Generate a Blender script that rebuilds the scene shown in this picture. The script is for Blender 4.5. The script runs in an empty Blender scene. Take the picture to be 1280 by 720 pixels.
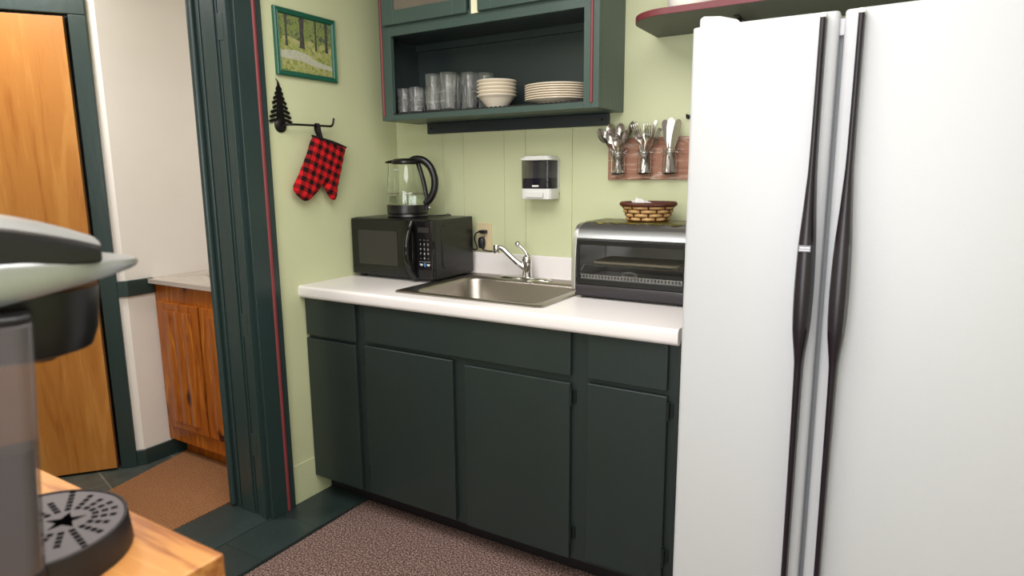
import bpy, bmesh, math, random
from mathutils import Vector, Matrix
from mathutils.geometry import delaunay_2d_cdt
PI = math.pi
C = bpy.context.scene.collection
random.seed(4)

# ------------------------------------------------------------------ materials
def lin(c):
    c /= 255.0
    return c/12.92 if c <= .04045 else ((c+.055)/1.055)**2.4
def rgb(r, g, b): return (lin(r), lin(g), lin(b), 1)

def mat(name, col, rough=.5, metal=0, spec=.5, bump=0, bscale=40, var=0, vscale=6, stretch=(1,1,1), coat=0, **kw):
    m = bpy.data.materials.new(name); m.use_nodes = True
    nt = m.node_tree; b = nt.nodes['Principled BSDF']
    b.inputs['Base Color'].default_value = col
    b.inputs['Roughness'].default_value = rough
    b.inputs['Metallic'].default_value = metal
    b.inputs['Specular IOR Level'].default_value = spec
    b.inputs['Coat Weight'].default_value = coat
    for k, v in kw.items(): b.inputs[k.replace('_', ' ')].default_value = v
    tc = nt.nodes.new('ShaderNodeTexCoord'); mp = nt.nodes.new('ShaderNodeMapping')
    mp.inputs['Scale'].default_value = stretch
    nt.links.new(tc.outputs['Object'], mp.inputs['Vector'])
    if var:
        n = nt.nodes.new('ShaderNodeTexNoise'); n.inputs['Scale'].default_value = vscale; n.inputs['Detail'].default_value = 5
        nt.links.new(mp.outputs['Vector'], n.inputs['Vector'])
        mx = nt.nodes.new('ShaderNodeMix'); mx.data_type = 'RGBA'
        mx.inputs[6].default_value = tuple(c*(1-var) for c in col[:3])+(1,)
        mx.inputs[7].default_value = tuple(min(1, c*(1+var)) for c in col[:3])+(1,)
        nt.links.new(n.outputs['Fac'], mx.inputs[0]); nt.links.new(mx.outputs[2], b.inputs['Base Color'])
    if bump:
        n = nt.nodes.new('ShaderNodeTexNoise'); n.inputs['Scale'].default_value = bscale; n.inputs['Detail'].default_value = 4
        nt.links.new(mp.outputs['Vector'], n.inputs['Vector'])
        bp = nt.nodes.new('ShaderNodeBump'); bp.inputs['Strength'].default_value = bump; bp.inputs['Distance'].default_value = .002
        nt.links.new(n.outputs['Fac'], bp.inputs['Height']); nt.links.new(bp.outputs['Normal'], b.inputs['Normal'])
    return m

def ramp(nt, stops):
    r = nt.nodes.new('ShaderNodeValToRGB'); e = r.color_ramp.elements
    while len(e) < len(stops): e.new(.5)
    for k, (p, c) in enumerate(stops): e[k].position = p; e[k].color = c
    return r

def wood(name, c1, c2, c3, scale=(9, 9, .9), knots=False, rough=.35, dist=3, bands=3.0, streak=None):
    m = mat(name, c1, rough+.05, coat=.1); nt = m.node_tree; b = nt.nodes['Principled BSDF']
    tc = nt.nodes.new('ShaderNodeTexCoord'); mp = nt.nodes.new('ShaderNodeMapping'); mp.inputs['Scale'].default_value = scale
    nt.links.new(tc.outputs['Object'], mp.inputs['Vector'])
    n1 = nt.nodes.new('ShaderNodeTexNoise'); n1.inputs['Scale'].default_value = bands; n1.inputs['Detail'].default_value = 3; n1.inputs['Distortion'].default_value = dist
    nt.links.new(mp.outputs['Vector'], n1.inputs['Vector'])
    n2 = nt.nodes.new('ShaderNodeTexNoise'); n2.inputs['Scale'].default_value = 16; n2.inputs['Detail'].default_value = 6
    nt.links.new(mp.outputs['Vector'], n2.inputs['Vector'])
    md = nt.nodes.new('ShaderNodeMath'); md.operation = 'MULTIPLY_ADD'; md.inputs[1].default_value = .35
    nt.links.new(n2.outputs['Fac'], md.inputs[0]); nt.links.new(n1.outputs['Fac'], md.inputs[2])
    r = ramp(nt, [(.45, c2), (.62, c1), (.72, c1), (.86, c3)])
    nt.links.new(md.outputs[0], r.inputs[0]); out = r.outputs[0]
    if streak:
        n3 = nt.nodes.new('ShaderNodeTexNoise'); n3.inputs['Scale'].default_value = 1.6; n3.inputs['Detail'].default_value = 2; n3.inputs['Distortion'].default_value = 1.2
        mp3 = nt.nodes.new('ShaderNodeMapping'); mp3.inputs['Scale'].default_value = (scale[0]*.9, scale[1]*.9, scale[2]*.5); mp3.inputs['Location'].default_value = (3.3, 1.2, 5)
        nt.links.new(tc.outputs['Object'], mp3.inputs['Vector']); nt.links.new(mp3.outputs['Vector'], n3.inputs['Vector'])
        r3 = ramp(nt, [(.6, (0, 0, 0, 1)), (.68, (1, 1, 1, 1))]); nt.links.new(n3.outputs['Fac'], r3.inputs[0])
        mx = nt.nodes.new('ShaderNodeMix'); mx.data_type = 'RGBA'; mx.inputs[7].default_value = streak
        nt.links.new(r3.outputs[0], mx.inputs[0]); nt.links.new(out, mx.inputs[6]); out = mx.outputs[2]
    if knots:
        v = nt.nodes.new('ShaderNodeTexVoronoi'); v.inputs['Scale'].default_value = 1
        mp2 = nt.nodes.new('ShaderNodeMapping'); mp2.inputs['Scale'].default_value = (9, 9, 4.5)
        nt.links.new(tc.outputs['Object'], mp2.inputs['Vector']); nt.links.new(mp2.outputs['Vector'], v.inputs['Vector'])
        r2 = ramp(nt, [(.13, (1, 1, 1, 1)), (.24, (0, 0, 0, 1))]); nt.links.new(v.outputs['Distance'], r2.inputs[0])
        mx = nt.nodes.new('ShaderNodeMix'); mx.data_type = 'RGBA'; mx.inputs[7].default_value = rgb(70, 24, 6)
        nt.links.new(r2.outputs[0], mx.inputs[0]); nt.links.new(out, mx.inputs[6]); out = mx.outputs[2]
    nt.links.new(out, b.inputs['Base Color'])
    return m

M = {}
M['wall_green'] = mat('wall_green', rgb(204, 208, 168), .42, bump=.15, bscale=90, var=.05, vscale=3)
M['hall_paint'] = mat('hall_paint', rgb(238, 231, 227), .7, bump=.1, bscale=60, var=.03)
M['white_paint'] = mat('white_paint', rgb(243, 238, 232), .55, bump=.1, bscale=60, var=.03)
M['ceiling'] = mat('ceiling_paint', rgb(232, 228, 218), .8)
M['green'] = mat('dark_green_paint', rgb(36, 46, 44), .36, bump=.3, bscale=60, var=.12, vscale=7, stretch=(1, 1, .4))
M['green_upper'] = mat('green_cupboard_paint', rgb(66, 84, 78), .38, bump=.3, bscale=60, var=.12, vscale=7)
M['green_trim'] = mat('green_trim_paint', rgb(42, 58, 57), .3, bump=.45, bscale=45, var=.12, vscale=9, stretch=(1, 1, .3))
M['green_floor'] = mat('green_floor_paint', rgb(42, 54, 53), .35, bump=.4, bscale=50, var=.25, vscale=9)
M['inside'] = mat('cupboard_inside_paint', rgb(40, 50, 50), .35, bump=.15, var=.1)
M['frame_green'] = mat('frame_green', rgb(30, 92, 72), .3, var=.15, vscale=30)
M['red_trim'] = mat('red_trim_paint', rgb(126, 54, 58), .4)
M['shelf_red'] = mat('shelf_red_paint', rgb(112, 46, 52), .45, bump=.3, bscale=80, var=.2, vscale=30)
M['shelf_grey'] = mat('shelf_underside_paint', rgb(86, 90, 82), .5, var=.08)
M['laminate'] = mat('white_laminate', rgb(236, 230, 228), .3, var=.01)
M['steel'] = mat('brushed_steel', (.42, .38, .34, 1), .3, metal=1, bump=.12, bscale=60, stretch=(.4, 12, 12))
M['chrome'] = mat('chrome', (.7, .69, .68, 1), .1, metal=1)
M['silverware'] = mat('silverware', (.5, .46, .43, 1), .24, metal=1)
M['silver_plastic'] = mat('silver_plastic', (.44, .45, .45, 1), .34, metal=.85)
M['oven_silver'] = mat('oven_silver', (.62, .6, .6, 1), .28, metal=.9)
M['oven_top'] = mat('oven_grey_top', (.22, .21, .21, 1), .35, metal=.8)
M['black'] = mat('black_plastic', rgb(20, 18, 20), .3)
M['black_gloss'] = mat('black_gloss', rgb(14, 12, 14), .08)
M['black_matte'] = mat('black_matte', rgb(24, 21, 26), .45)
M['mw_window'] = mat('microwave_window', rgb(48, 46, 44), .18)
M['mw_recess'] = mat('microwave_side_panel', rgb(18, 16, 16), .3, bump=.1, bscale=200)
M['iron'] = mat('black_iron', rgb(16, 12, 14), .4, metal=.3)
M['fridge'] = mat('fridge_white', rgb(196, 197, 199), .38, bump=.12, bscale=300)
M['gasket'] = mat('gasket_grey', rgb(120, 122, 124), .6)
M['handle_dark'] = mat('fridge_handle_plum_black', rgb(28, 20, 28), .35)
M['china'] = mat('cream_china', rgb(238, 226, 206), .16, coat=.3)
M['crock'] = mat('white_ceramic', rgb(232, 230, 224), .3)
M['white_plastic'] = mat('white_plastic', rgb(226, 226, 222), .3)
M['plate_ivory'] = mat('ivory_plastic', rgb(214, 196, 158), .35)
M['cream'] = mat('cream_paint', rgb(240, 236, 200), .5)
M['white_mark'] = mat('white_print', rgb(200, 200, 200), .5)
M['blue_mark'] = mat('blue_print', rgb(70, 130, 190), .5)
M['brown_pane'] = mat('brown_reflection_pane', rgb(112, 102, 92), .12, var=.06)  # reflection and brownish inside seen in the glass, put into its flat colour
M['pine_brown'] = M['black']
M['dark_liner'] = mat('scalloped_liner', rgb(20, 22, 24), .7)
M['table_dark'] = mat('table_dark', rgb(22, 22, 34), .5)
M['grey_tray'] = mat('grey_drip_grate', rgb(88, 82, 86), .42)
M['hole'] = mat('grate_hole_black', rgb(5, 4, 5), .9, spec=0)
M['marble'] = mat('cultured_marble', rgb(176, 166, 156), .25, var=.12, vscale=90)
M['paper'] = mat('sugar_paper', rgb(228, 226, 222), .7)
M['rattan_light'] = mat('rattan_light', rgb(200, 160, 104), .5, var=.2, vscale=60)
M['rattan_dark'] = mat('rattan_dark', rgb(84, 38, 20), .4, var=.3, vscale=60)
M['band_black'] = mat('black_binding', rgb(22, 18, 22), .8, bump=.3, bscale=300)
M['birch'] = wood('birch_veneer', rgb(180, 118, 52), rgb(164, 100, 38), rgb(192, 132, 64), scale=(5, 5, .55), dist=1.6, bands=2.2, streak=rgb(124, 54, 12))
M['pine'] = wood('knotty_pine', rgb(158, 84, 14), rgb(120, 54, 6), rgb(188, 114, 32), knots=True, scale=(8, 8, .8), bands=2.5)
M['table_wood'] = wood('oiled_pine_top', rgb(196, 134, 72), rgb(150, 88, 40), rgb(214, 156, 92), scale=(1.0, 14, 14), dist=1.0, bands=2)
M['board_wood'] = wood('weathered_board', rgb(158, 112, 90), rgb(126, 84, 66), rgb(194, 170, 154), scale=(3, 20, 20), dist=1, rough=.7)

def glass_mat(name, col=(1, 1, 1, 1), rough=0.0, ior=1.45):
    m = bpy.data.materials.new(name); m.use_nodes = True; b = m.node_tree.nodes['Principled BSDF']
    b.inputs['Base Color'].default_value = col; b.inputs['Roughness'].default_value = rough
    b.inputs['Transmission Weight'].default_value = 1; b.inputs['IOR'].default_value = ior
    return m
M['glass'] = glass_mat('clear_glass', (.97, .99, .98, 1), ior=1.45)
M['water'] = glass_mat('water', (.95, 1, .98, 1), ior=1.33)
M['smoke'] = mat('smoky_plastic', rgb(40, 36, 42), .08, Alpha=.5)
M['oven_glass'] = mat('oven_glass', rgb(30, 29, 31), .04, Alpha=.3)
M['tank'] = mat('smoky_tank', rgb(104, 97, 99), .25, Alpha=.48)
M['soap_liquid'] = mat('navy_soap', rgb(16, 18, 40), .2)

def carpet_mat(name, cs, scale, bump, rough=.95):
    m = mat(name, cs[1], rough, spec=.1); nt = m.node_tree; b = nt.nodes['Principled BSDF']
    tc = nt.nodes.new('ShaderNodeTexCoord')
    n = nt.nodes.new('ShaderNodeTexNoise'); n.inputs['Scale'].default_value = scale; n.inputs['Detail'].default_value = 3
    nt.links.new(tc.outputs['Object'], n.inputs['Vector'])
    r = ramp(nt, [(.36, cs[0]), (.5, cs[1]), (.64, cs[2])]); nt.links.new(n.outputs['Fac'], r.inputs[0])
    nt.links.new(r.outputs[0], b.inputs['Base Color'])
    bp = nt.nodes.new('ShaderNodeBump'); bp.inputs['Strength'].default_value = bump; bp.inputs['Distance'].default_value = .006
    nt.links.new(n.outputs['Fac'], bp.inputs['Height']); nt.links.new(bp.outputs['Normal'], b.inputs['Normal'])
    return m
M['carpet'] = carpet_mat('brown_loop_carpet', [rgb(66, 46, 42), rgb(112, 88, 82), rgb(168, 146, 138)], 170, .8)

def coir():
    m = mat('coir_weave', rgb(150, 104, 60), .9, spec=.1); nt = m.node_tree; b = nt.nodes['Principled BSDF']
    tc = nt.nodes.new('ShaderNodeTexCoord'); outs = []
    for ax in ('X', 'Y'):
        w = nt.nodes.new('ShaderNodeTexWave'); w.bands_direction = ax; w.inputs['Scale'].default_value = 38; w.inputs['Distortion'].default_value = .6
        w.inputs['Detail Scale'].default_value = 8
        nt.links.new(tc.outputs['Object'], w.inputs['Vector']); outs.append(w)
    mu = nt.nodes.new('ShaderNodeMath'); mu.operation = 'MULTIPLY'
    nt.links.new(outs[0].outputs['Fac'], mu.inputs[0]); nt.links.new(outs[1].outputs['Fac'], mu.inputs[1])
    n = nt.nodes.new('ShaderNodeTexNoise'); n.inputs['Scale'].default_value = 160; n.inputs['Detail'].default_value = 3
    nt.links.new(tc.outputs['Object'], n.inputs['Vector'])
    ad = nt.nodes.new('ShaderNodeMath'); ad.operation = 'MULTIPLY_ADD'; ad.inputs[1].default_value = 1.0
    nt.links.new(mu.outputs[0], ad.inputs[0]); nt.links.new(n.outputs['Fac'], ad.inputs[2])
    r = ramp(nt, [(.4, rgb(96, 58, 34)), (.8, rgb(150, 102, 66)), (1.3, rgb(196, 148, 108))]); nt.links.new(ad.outputs[0], r.inputs[0])
    nt.links.new(r.outputs[0], b.inputs['Base Color'])
    bp = nt.nodes.new('ShaderNodeBump'); bp.inputs['Strength'].default_value = .8; bp.inputs['Distance'].default_value = .004
    nt.links.new(ad.outputs[0], bp.inputs['Height']); nt.links.new(bp.outputs['Normal'], b.inputs['Normal'])
    return m
M['coir'] = coir()

def slate():
    m = mat('slate_tile', rgb(64, 70, 66), .5); nt = m.node_tree; b = nt.nodes['Principled BSDF']
    tc = nt.nodes.new('ShaderNodeTexCoord'); mp = nt.nodes.new('ShaderNodeMapping'); mp.inputs['Rotation'].default_value = (0, 0, .25)
    nt.links.new(tc.outputs['Object'], mp.inputs['Vector'])
    br = nt.nodes.new('ShaderNodeTexBrick'); br.inputs['Scale'].default_value = 1.0
    br.inputs['Brick Width'].default_value = .3; br.inputs['Row Height'].default_value = .3; br.inputs['Mortar Size'].default_value = .004
    br.inputs['Color1'].default_value = rgb(60, 68, 64); br.inputs['Color2'].default_value = rgb(78, 80, 72); br.inputs['Mortar'].default_value = rgb(108, 106, 96)
    nt.links.new(mp.outputs['Vector'], br.inputs['Vector'])
    n = nt.nodes.new('ShaderNodeTexNoise'); n.inputs['Scale'].default_value = 14; n.inputs['Detail'].default_value = 8
    nt.links.new(tc.outputs['Object'], n.inputs['Vector'])
    mx = nt.nodes.new('ShaderNodeMix'); mx.data_type = 'RGBA'; mx.blend_type = 'OVERLAY'; mx.inputs[0].default_value = .6
    nt.links.new(br.outputs['Color'], mx.inputs[6]); nt.links.new(n.outputs['Fac'], mx.inputs[7]); nt.links.new(mx.outputs[2], b.inputs['Base Color'])
    bp = nt.nodes.new('ShaderNodeBump'); bp.inputs['Strength'].default_value = .5; bp.inputs['Distance'].default_value = .004
    nt.links.new(n.outputs['Fac'], bp.inputs['Height']); nt.links.new(bp.outputs['Normal'], b.inputs['Normal'])
    return m
M['slate'] = slate()

def plaid():
    m = mat('buffalo_plaid', rgb(160, 20, 24), .85, spec=.2); nt = m.node_tree; b = nt.nodes['Principled BSDF']
    tc = nt.nodes.new('ShaderNodeTexCoord'); mp = nt.nodes.new('ShaderNodeMapping')
    mp.vector_type = 'TEXTURE'
    mp.inputs['Rotation'].default_value = (math.radians(-22), 0, 0)
    nt.links.new(tc.outputs['Object'], mp.inputs['Vector'])
    sp = nt.nodes.new('ShaderNodeSeparateXYZ'); nt.links.new(mp.outputs['Vector'], sp.inputs[0]); st = []
    for ax in ('Y', 'Z'):
        a = nt.nodes.new('ShaderNodeMath'); a.operation = 'MULTIPLY'; a.inputs[1].default_value = 1/.037
        f = nt.nodes.new('ShaderNodeMath'); f.operation = 'FRACT'; g = nt.nodes.new('ShaderNodeMath'); g.operation = 'GREATER_THAN'; g.inputs[1].default_value = .5
        nt.links.new(sp.outputs[ax], a.inputs[0]); nt.links.new(a.outputs[0], f.inputs[0]); nt.links.new(f.outputs[0], g.inputs[0]); st.append(g)
    ad = nt.nodes.new('ShaderNodeMath'); ad.operation = 'ADD'; nt.links.new(st[0].outputs[0], ad.inputs[0]); nt.links.new(st[1].outputs[0], ad.inputs[1])
    hv = nt.nodes.new('ShaderNodeMath'); hv.operation = 'MULTIPLY'; hv.inputs[1].default_value = .5; nt.links.new(ad.outputs[0], hv.inputs[0])
    r = ramp(nt, [(0, rgb(206, 26, 32)), (.4, rgb(132, 20, 24)), (.8, rgb(30, 12, 14))]); r.color_ramp.interpolation = 'CONSTANT'
    nt.links.new(hv.outputs[0], r.inputs[0]); nt.links.new(r.outputs[0], b.inputs['Base Color'])
    # diamond quilting
    mp2 = nt.nodes.new('ShaderNodeMapping'); mp2.inputs['Rotation'].default_value = (math.radians(22), 0, 0); nt.links.new(tc.outputs['Object'], mp2.inputs['Vector'])
    sp2 = nt.nodes.new('ShaderNodeSeparateXYZ'); nt.links.new(mp2.outputs['Vector'], sp2.inputs[0])
    hs = []
    for op in ('ADD', 'SUBTRACT'):
        a = nt.nodes.new('ShaderNodeMath'); a.operation = op; nt.links.new(sp2.outputs['Y'], a.inputs[0]); nt.links.new(sp2.outputs['Z'], a.inputs[1])
        k = nt.nodes.new('ShaderNodeMath'); k.operation = 'MULTIPLY'; k.inputs[1].default_value = 62; nt.links.new(a.outputs[0], k.inputs[0])
        s = nt.nodes.new('ShaderNodeMath'); s.operation = 'SINE'; nt.links.new(k.outputs[0], s.inputs[0])
        ab = nt.nodes.new('ShaderNodeMath'); ab.operation = 'ABSOLUTE'; nt.links.new(s.outputs[0], ab.inputs[0]); hs.append(ab)
    mn = nt.nodes.new('ShaderNodeMath'); mn.operation = 'MINIMUM'; nt.links.new(hs[0].outputs[0], mn.inputs[0]); nt.links.new(hs[1].outputs[0], mn.inputs[1])
    bp = nt.nodes.new('ShaderNodeBump'); bp.inputs['Strength'].default_value = .6; bp.inputs['Distance'].default_value = .004
    nt.links.new(mn.outputs[0], bp.inputs['Height']); nt.links.new(bp.outputs['Normal'], b.inputs['Normal'])
    return m
M['plaid'] = plaid()

def garden(name, cols, scale):
    m = mat(name, cols[0], .35); nt = m.node_tree; b = nt.nodes['Principled BSDF']
    tc = nt.nodes.new('ShaderNodeTexCoord'); n = nt.nodes.new('ShaderNodeTexNoise'); n.inputs['Scale'].default_value = scale; n.inputs['Detail'].default_value = 9; n.inputs['Roughness'].default_value = .75; n.inputs['Distortion'].default_value = .8
    nt.links.new(tc.outputs['Object'], n.inputs['Vector'])
    r = ramp(nt, [(.3+.4*i/(len(cols)-1), c) for i, c in enumerate(cols)])
    nt.links.new(n.outputs['Fac'], r.inputs[0]); nt.links.new(r.outputs[0], b.inputs['Base Color'])
    return m
M['meadow'] = garden('painted_meadow', [rgb(52, 64, 36), rgb(110, 128, 60), rgb(160, 164, 96), rgb(186, 176, 134), rgb(104, 80, 62)], 60)
M['foliage'] = garden('painted_foliage', [rgb(34, 46, 34), rgb(86, 112, 58), rgb(140, 150, 84), rgb(60, 70, 66), rgb(120, 140, 110)], 40)
M['pale_paint'] = garden('painted_path', [rgb(150, 150, 130), rgb(190, 190, 170), rgb(160, 170, 130)], 50)
M['leafmat'] = garden('leaf_print', [rgb(60, 28, 16), rgb(150, 86, 44), rgb(84, 100, 36), rgb(56, 32, 20), rgb(150, 140, 62), rgb(120, 52, 30)], 22)

# ------------------------------------------------------------------ geometry helpers
def box(bm, x0, x1, y0, y1, z0, z1):
    v = [bm.verts.new(p) for p in ((x0,y0,z0),(x1,y0,z0),(x1,y1,z0),(x0,y1,z0),(x0,y0,z1),(x1,y0,z1),(x1,y1,z1),(x0,y1,z1))]
    for f in ((0,3,2,1),(4,5,6,7),(0,1,5,4),(1,2,6,5),(2,3,7,6),(3,0,4,7)): bm.faces.new([v[i] for i in f])
    return v
def obox(bm, o, ax, ay, az, s0, s1, t0, t1, z0, z1):     # box in an oblique frame
    v = box(bm, s0, s1, t0, t1, z0, z1)
    for q in v: q.co = Vector(o)+ax*q.co.x+ay*q.co.y+az*q.co.z
    return v
def lathe(bm, prof, c=(0,0,0), seg=32, closed=False, sx=1, sy=1, arc=None):
    rings = []
    for r, z in prof:
        if r < 1e-6: rings.append([bm.verts.new((c[0], c[1], c[2]+z))])
        else: rings.append([bm.verts.new((c[0]+r*sx*math.cos(2*PI*k/seg), c[1]+r*sy*math.sin(2*PI*k/seg), c[2]+z)) for k in range(seg)])
    pairs = list(zip(rings, rings[1:]))
    if closed: pairs.append((rings[-1], rings[0]))
    for a, b in pairs:
        for k in range(seg):
            k2 = (k+1) % seg
            if len(a) == 1 and len(b) == 1: continue
            if len(a) == 1: bm.faces.new((a[0], b[k2], b[k]))
            elif len(b) == 1: bm.faces.new((a[k], a[k2], b[0]))
            else: bm.faces.new((a[k], a[k2], b[k2], b[k]))
def tube(bm, pts, r, seg=10, cap=True, flat=1.0, up=None):
    pts = [Vector(p) for p in pts]; n = len(pts)
    rs = r if isinstance(r, (list, tuple)) else [r]*n
    prev = None; rings = []
    for i, p in enumerate(pts):
        t = (pts[min(i+1, n-1)]-pts[max(i-1, 0)]).normalized()
        if prev is None:
            a = Vector(up) if up else (Vector((0,0,1)) if abs(t.z) < .9 else Vector((1,0,0)))
            u = (a-t*a.dot(t)).normalized()
        else: u = (prev-t*prev.dot(t)).normalized()
        prev = u; w = t.cross(u)
        rings.append([bm.verts.new(p+(u*math.cos(2*PI*k/seg)*flat+w*math.sin(2*PI*k/seg))*rs[i]) for k in range(seg)])
    for a, b in zip(rings, rings[1:]):
        for k in range(seg): bm.faces.new((a[k], a[(k+1) % seg], b[(k+1) % seg], b[k]))
    if cap: bm.faces.new(rings[0][::-1]); bm.faces.new(rings[-1])
def bez(p, n=24):                                           # Catmull-Rom through points
    p = [Vector(q) for q in p]; out = []
    P = [p[0]*2-p[1]]+p+[p[-1]*2-p[-2]]
    m = len(p)-1
    for i in range(m):
        a, b, c, d = P[i:i+4]; k = max(2, n//m)
        for j in range(k):
            t = j/k; out.append(.5*((2*b)+(c-a)*t+(2*a-5*b+4*c-d)*t*t+(3*b-a-3*c+d)*t**3))
    out.append(p[-1]); return out
def prism(bm, pts, e, fmap):                                # extrude a 2D outline; fmap(u, v, w) -> 3D
    a = [bm.verts.new(fmap(u, v, e[0])) for u, v in pts]; b = [bm.verts.new(fmap(u, v, e[1])) for u, v in pts]
    n = len(pts)
    try: bm.faces.new(a[::-1]); bm.faces.new(b)
    except ValueError: pass
    for i in range(n): bm.faces.new((a[i], a[(i+1) % n], b[(i+1) % n], b[i]))
def arcpts(cx, cy, r, a0, a1, n): return [(cx+r*math.cos(a0+(a1-a0)*i/n), cy+r*math.sin(a0+(a1-a0)*i/n)) for i in range(n+1)]
def rrect(x0, x1, y0, y1, r, n=5):
    return arcpts(x1-r, y1-r, r, 0, PI/2, n)+arcpts(x0+r, y1-r, r, PI/2, PI, n)+arcpts(x0+r, y0+r, r, PI, 1.5*PI, n)+arcpts(x1-r, y0+r, r, 1.5*PI, 2*PI, n)
def inside(p, poly):
    c = False; n = len(poly)
    for i in range(n):
        (x1, y1), (x2, y2) = poly[i], poly[(i+1) % n]
        if (y1 > p[1]) != (y2 > p[1]) and p[0] < (x2-x1)*(p[1]-y1)/(y2-y1)+x1: c = not c
    return c
def edist(p, poly):
    d = 9; n = len(poly)
    for i in range(n):
        a = Vector(poly[i]); b = Vector(poly[(i+1) % n]); q = Vector(p); ab = b-a
        t = max(0, min(1, (q-a).dot(ab)/max(1e-12, ab.length_squared))); d = min(d, (a+ab*t-q).length)
    return d
def puff(bm, poly, step, T, Rr, fmap):                      # inflated cushion from an outline
    out = []
    n = len(poly)
    for i in range(n):
        a = Vector(poly[i]); b = Vector(poly[(i+1) % n]); k = max(1, int((b-a).length/step))
        out += [tuple(a+(b-a)*j/k) for j in range(k)]
    xs = [p[0] for p in out]; ys = [p[1] for p in out]; pts = list(out)
    y = min(ys); r = 0
    while y < max(ys):
        x = min(xs)+(r % 2)*step/2
        while x < max(xs):
            if inside((x, y), out) and edist((x, y), out) > step*.5: pts.append((x, y))
            x += step
        y += step*.87; r += 1
    m = len(out)
    vs, es, fs = delaunay_2d_cdt([Vector(p) for p in pts], [(i, (i+1) % m) for i in range(m)], [list(range(m))], 1, 1e-7)[:3]
    th = [0 if edist(v, out) < 1e-5 else T*math.sqrt(max(0, 1-(1-min(1, edist(v, out)/Rr))**2)) for v in vs]
    F_ = [bm.verts.new(fmap(v.x, v.y, t)) for v, t in zip(vs, th)]
    B_ = [F_[i] if th[i] == 0 else bm.verts.new(fmap(v.x, v.y, -th[i])) for i, v in enumerate(vs)]
    for f in fs:
        bm.faces.new([F_[i] for i in f])
        g = [B_[i] for i in f][::-1]
        try: bm.faces.new(g)
        except ValueError: pass

def obj(name, bm, m, parent=None, smooth=None, bevel=0, bseg=2, recalc=True, solid=0):
    if recalc: bmesh.ops.recalc_face_normals(bm, faces=bm.faces)
    me = bpy.data.meshes.new(name); bm.to_mesh(me); bm.free()
    for k in (m if isinstance(m, list) else [m]): me.materials.append(k)
    o = bpy.data.objects.new(name, me); C.objects.link(o)
    if parent: o.parent = parent
    if smooth is not None:
        me.polygons.foreach_set('use_smooth', [True]*len(me.polygons)); me.set_sharp_from_angle(angle=math.radians(smooth))
    if solid:
        s = o.modifiers.new('s', 'SOLIDIFY'); s.thickness = solid; s.offset = 0
    if bevel:
        b = o.modifiers.new('b', 'BEVEL'); b.width = bevel; b.segments = bseg; b.limit_method = 'ANGLE'; b.angle_limit = math.radians(40)
        me.polygons.foreach_set('use_smooth', [True]*len(me.polygons)); me.set_sharp_from_angle(angle=math.radians(40))
        b.harden_normals = True
    return o
def one(name, m, parent, fn, **kw):
    bm = bmesh.new(); fn(bm); return obj(name, bm, m, parent, **kw)
def bx(name, m, parent, *b, **kw): return one(name, m, parent, lambda bm: box(bm, *b), **kw)
def tag(o, label, cat, group=None):
    o['label'] = label; o['category'] = cat
    if group: o['group'] = group
    return o
def thing(name, label, cat, loc=(0,0,0), rz=0, group=None):
    o = bpy.data.objects.new(name, None); C.objects.link(o); o.location = loc; o.rotation_euler = (0, 0, rz); o.empty_display_size = .05
    return tag(o, label, cat, group)
def struct(o): o['kind'] = 'structure'; return o
def dup(root, label=None):
    r = root.copy(); C.objects.link(r)
    if label: r['label'] = label
    for ch in list(root.children):
        c = ch.copy(); C.objects.link(c); c.parent = r
        for g in list(ch.children):
            d = g.copy(); C.objects.link(d); d.parent = c
    return r
def text_bm(bm, s, size, fmap, depth=.0004):
    cu = bpy.data.curves.new('txt', 'FONT'); cu.body = s; cu.size = size; cu.align_x = 'CENTER'; cu.align_y = 'CENTER'; cu.extrude = depth
    t = bpy.data.objects.new('txt', cu); C.objects.link(t); bpy.context.view_layer.update()
    dg = bpy.context.evaluated_depsgraph_get(); me = bpy.data.meshes.new_from_object(t.evaluated_get(dg))
    vs = [bm.verts.new(fmap(v.co.x, v.co.y, v.co.z)) for v in me.vertices]
    for p in me.polygons:
        try: bm.faces.new([vs[i] for i in p.vertices])
        except ValueError: pass
    bpy.data.objects.remove(t); bpy.data.curves.remove(cu); bpy.data.meshes.remove(me)

# ------------------------------------------------------------------ camera
CP = Vector((2.05748, -2.38255, 1.34270))
yaw, pit, rol = math.radians(31.03425), math.radians(9.95710), math.radians(-.47771)
fw = Vector((-math.sin(yaw)*math.cos(pit), math.cos(yaw)*math.cos(pit), -math.sin(pit)))
r0 = Vector((math.cos(yaw), math.sin(yaw), 0)); u0 = r0.cross(fw)
rt = r0*math.cos(rol)+u0*math.sin(rol); up = -r0*math.sin(rol)+u0*math.cos(rol)
cam = bpy.data.cameras.new('camera'); co = bpy.data.objects.new('camera', cam); C.objects.link(co)
co.matrix_world = Matrix(((rt.x, up.x, -fw.x, CP.x), (rt.y, up.y, -fw.y, CP.y), (rt.z, up.z, -fw.z, CP.z), (0, 0, 0, 1)))
cam.sensor_width = 36; cam.lens = 806.44*36/1280; cam.clip_start = .02
cam.dof.use_dof = True; cam.dof.focus_distance = 2.4; cam.dof.aperture_fstop = 5.0
bpy.context.scene.camera = co

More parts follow.
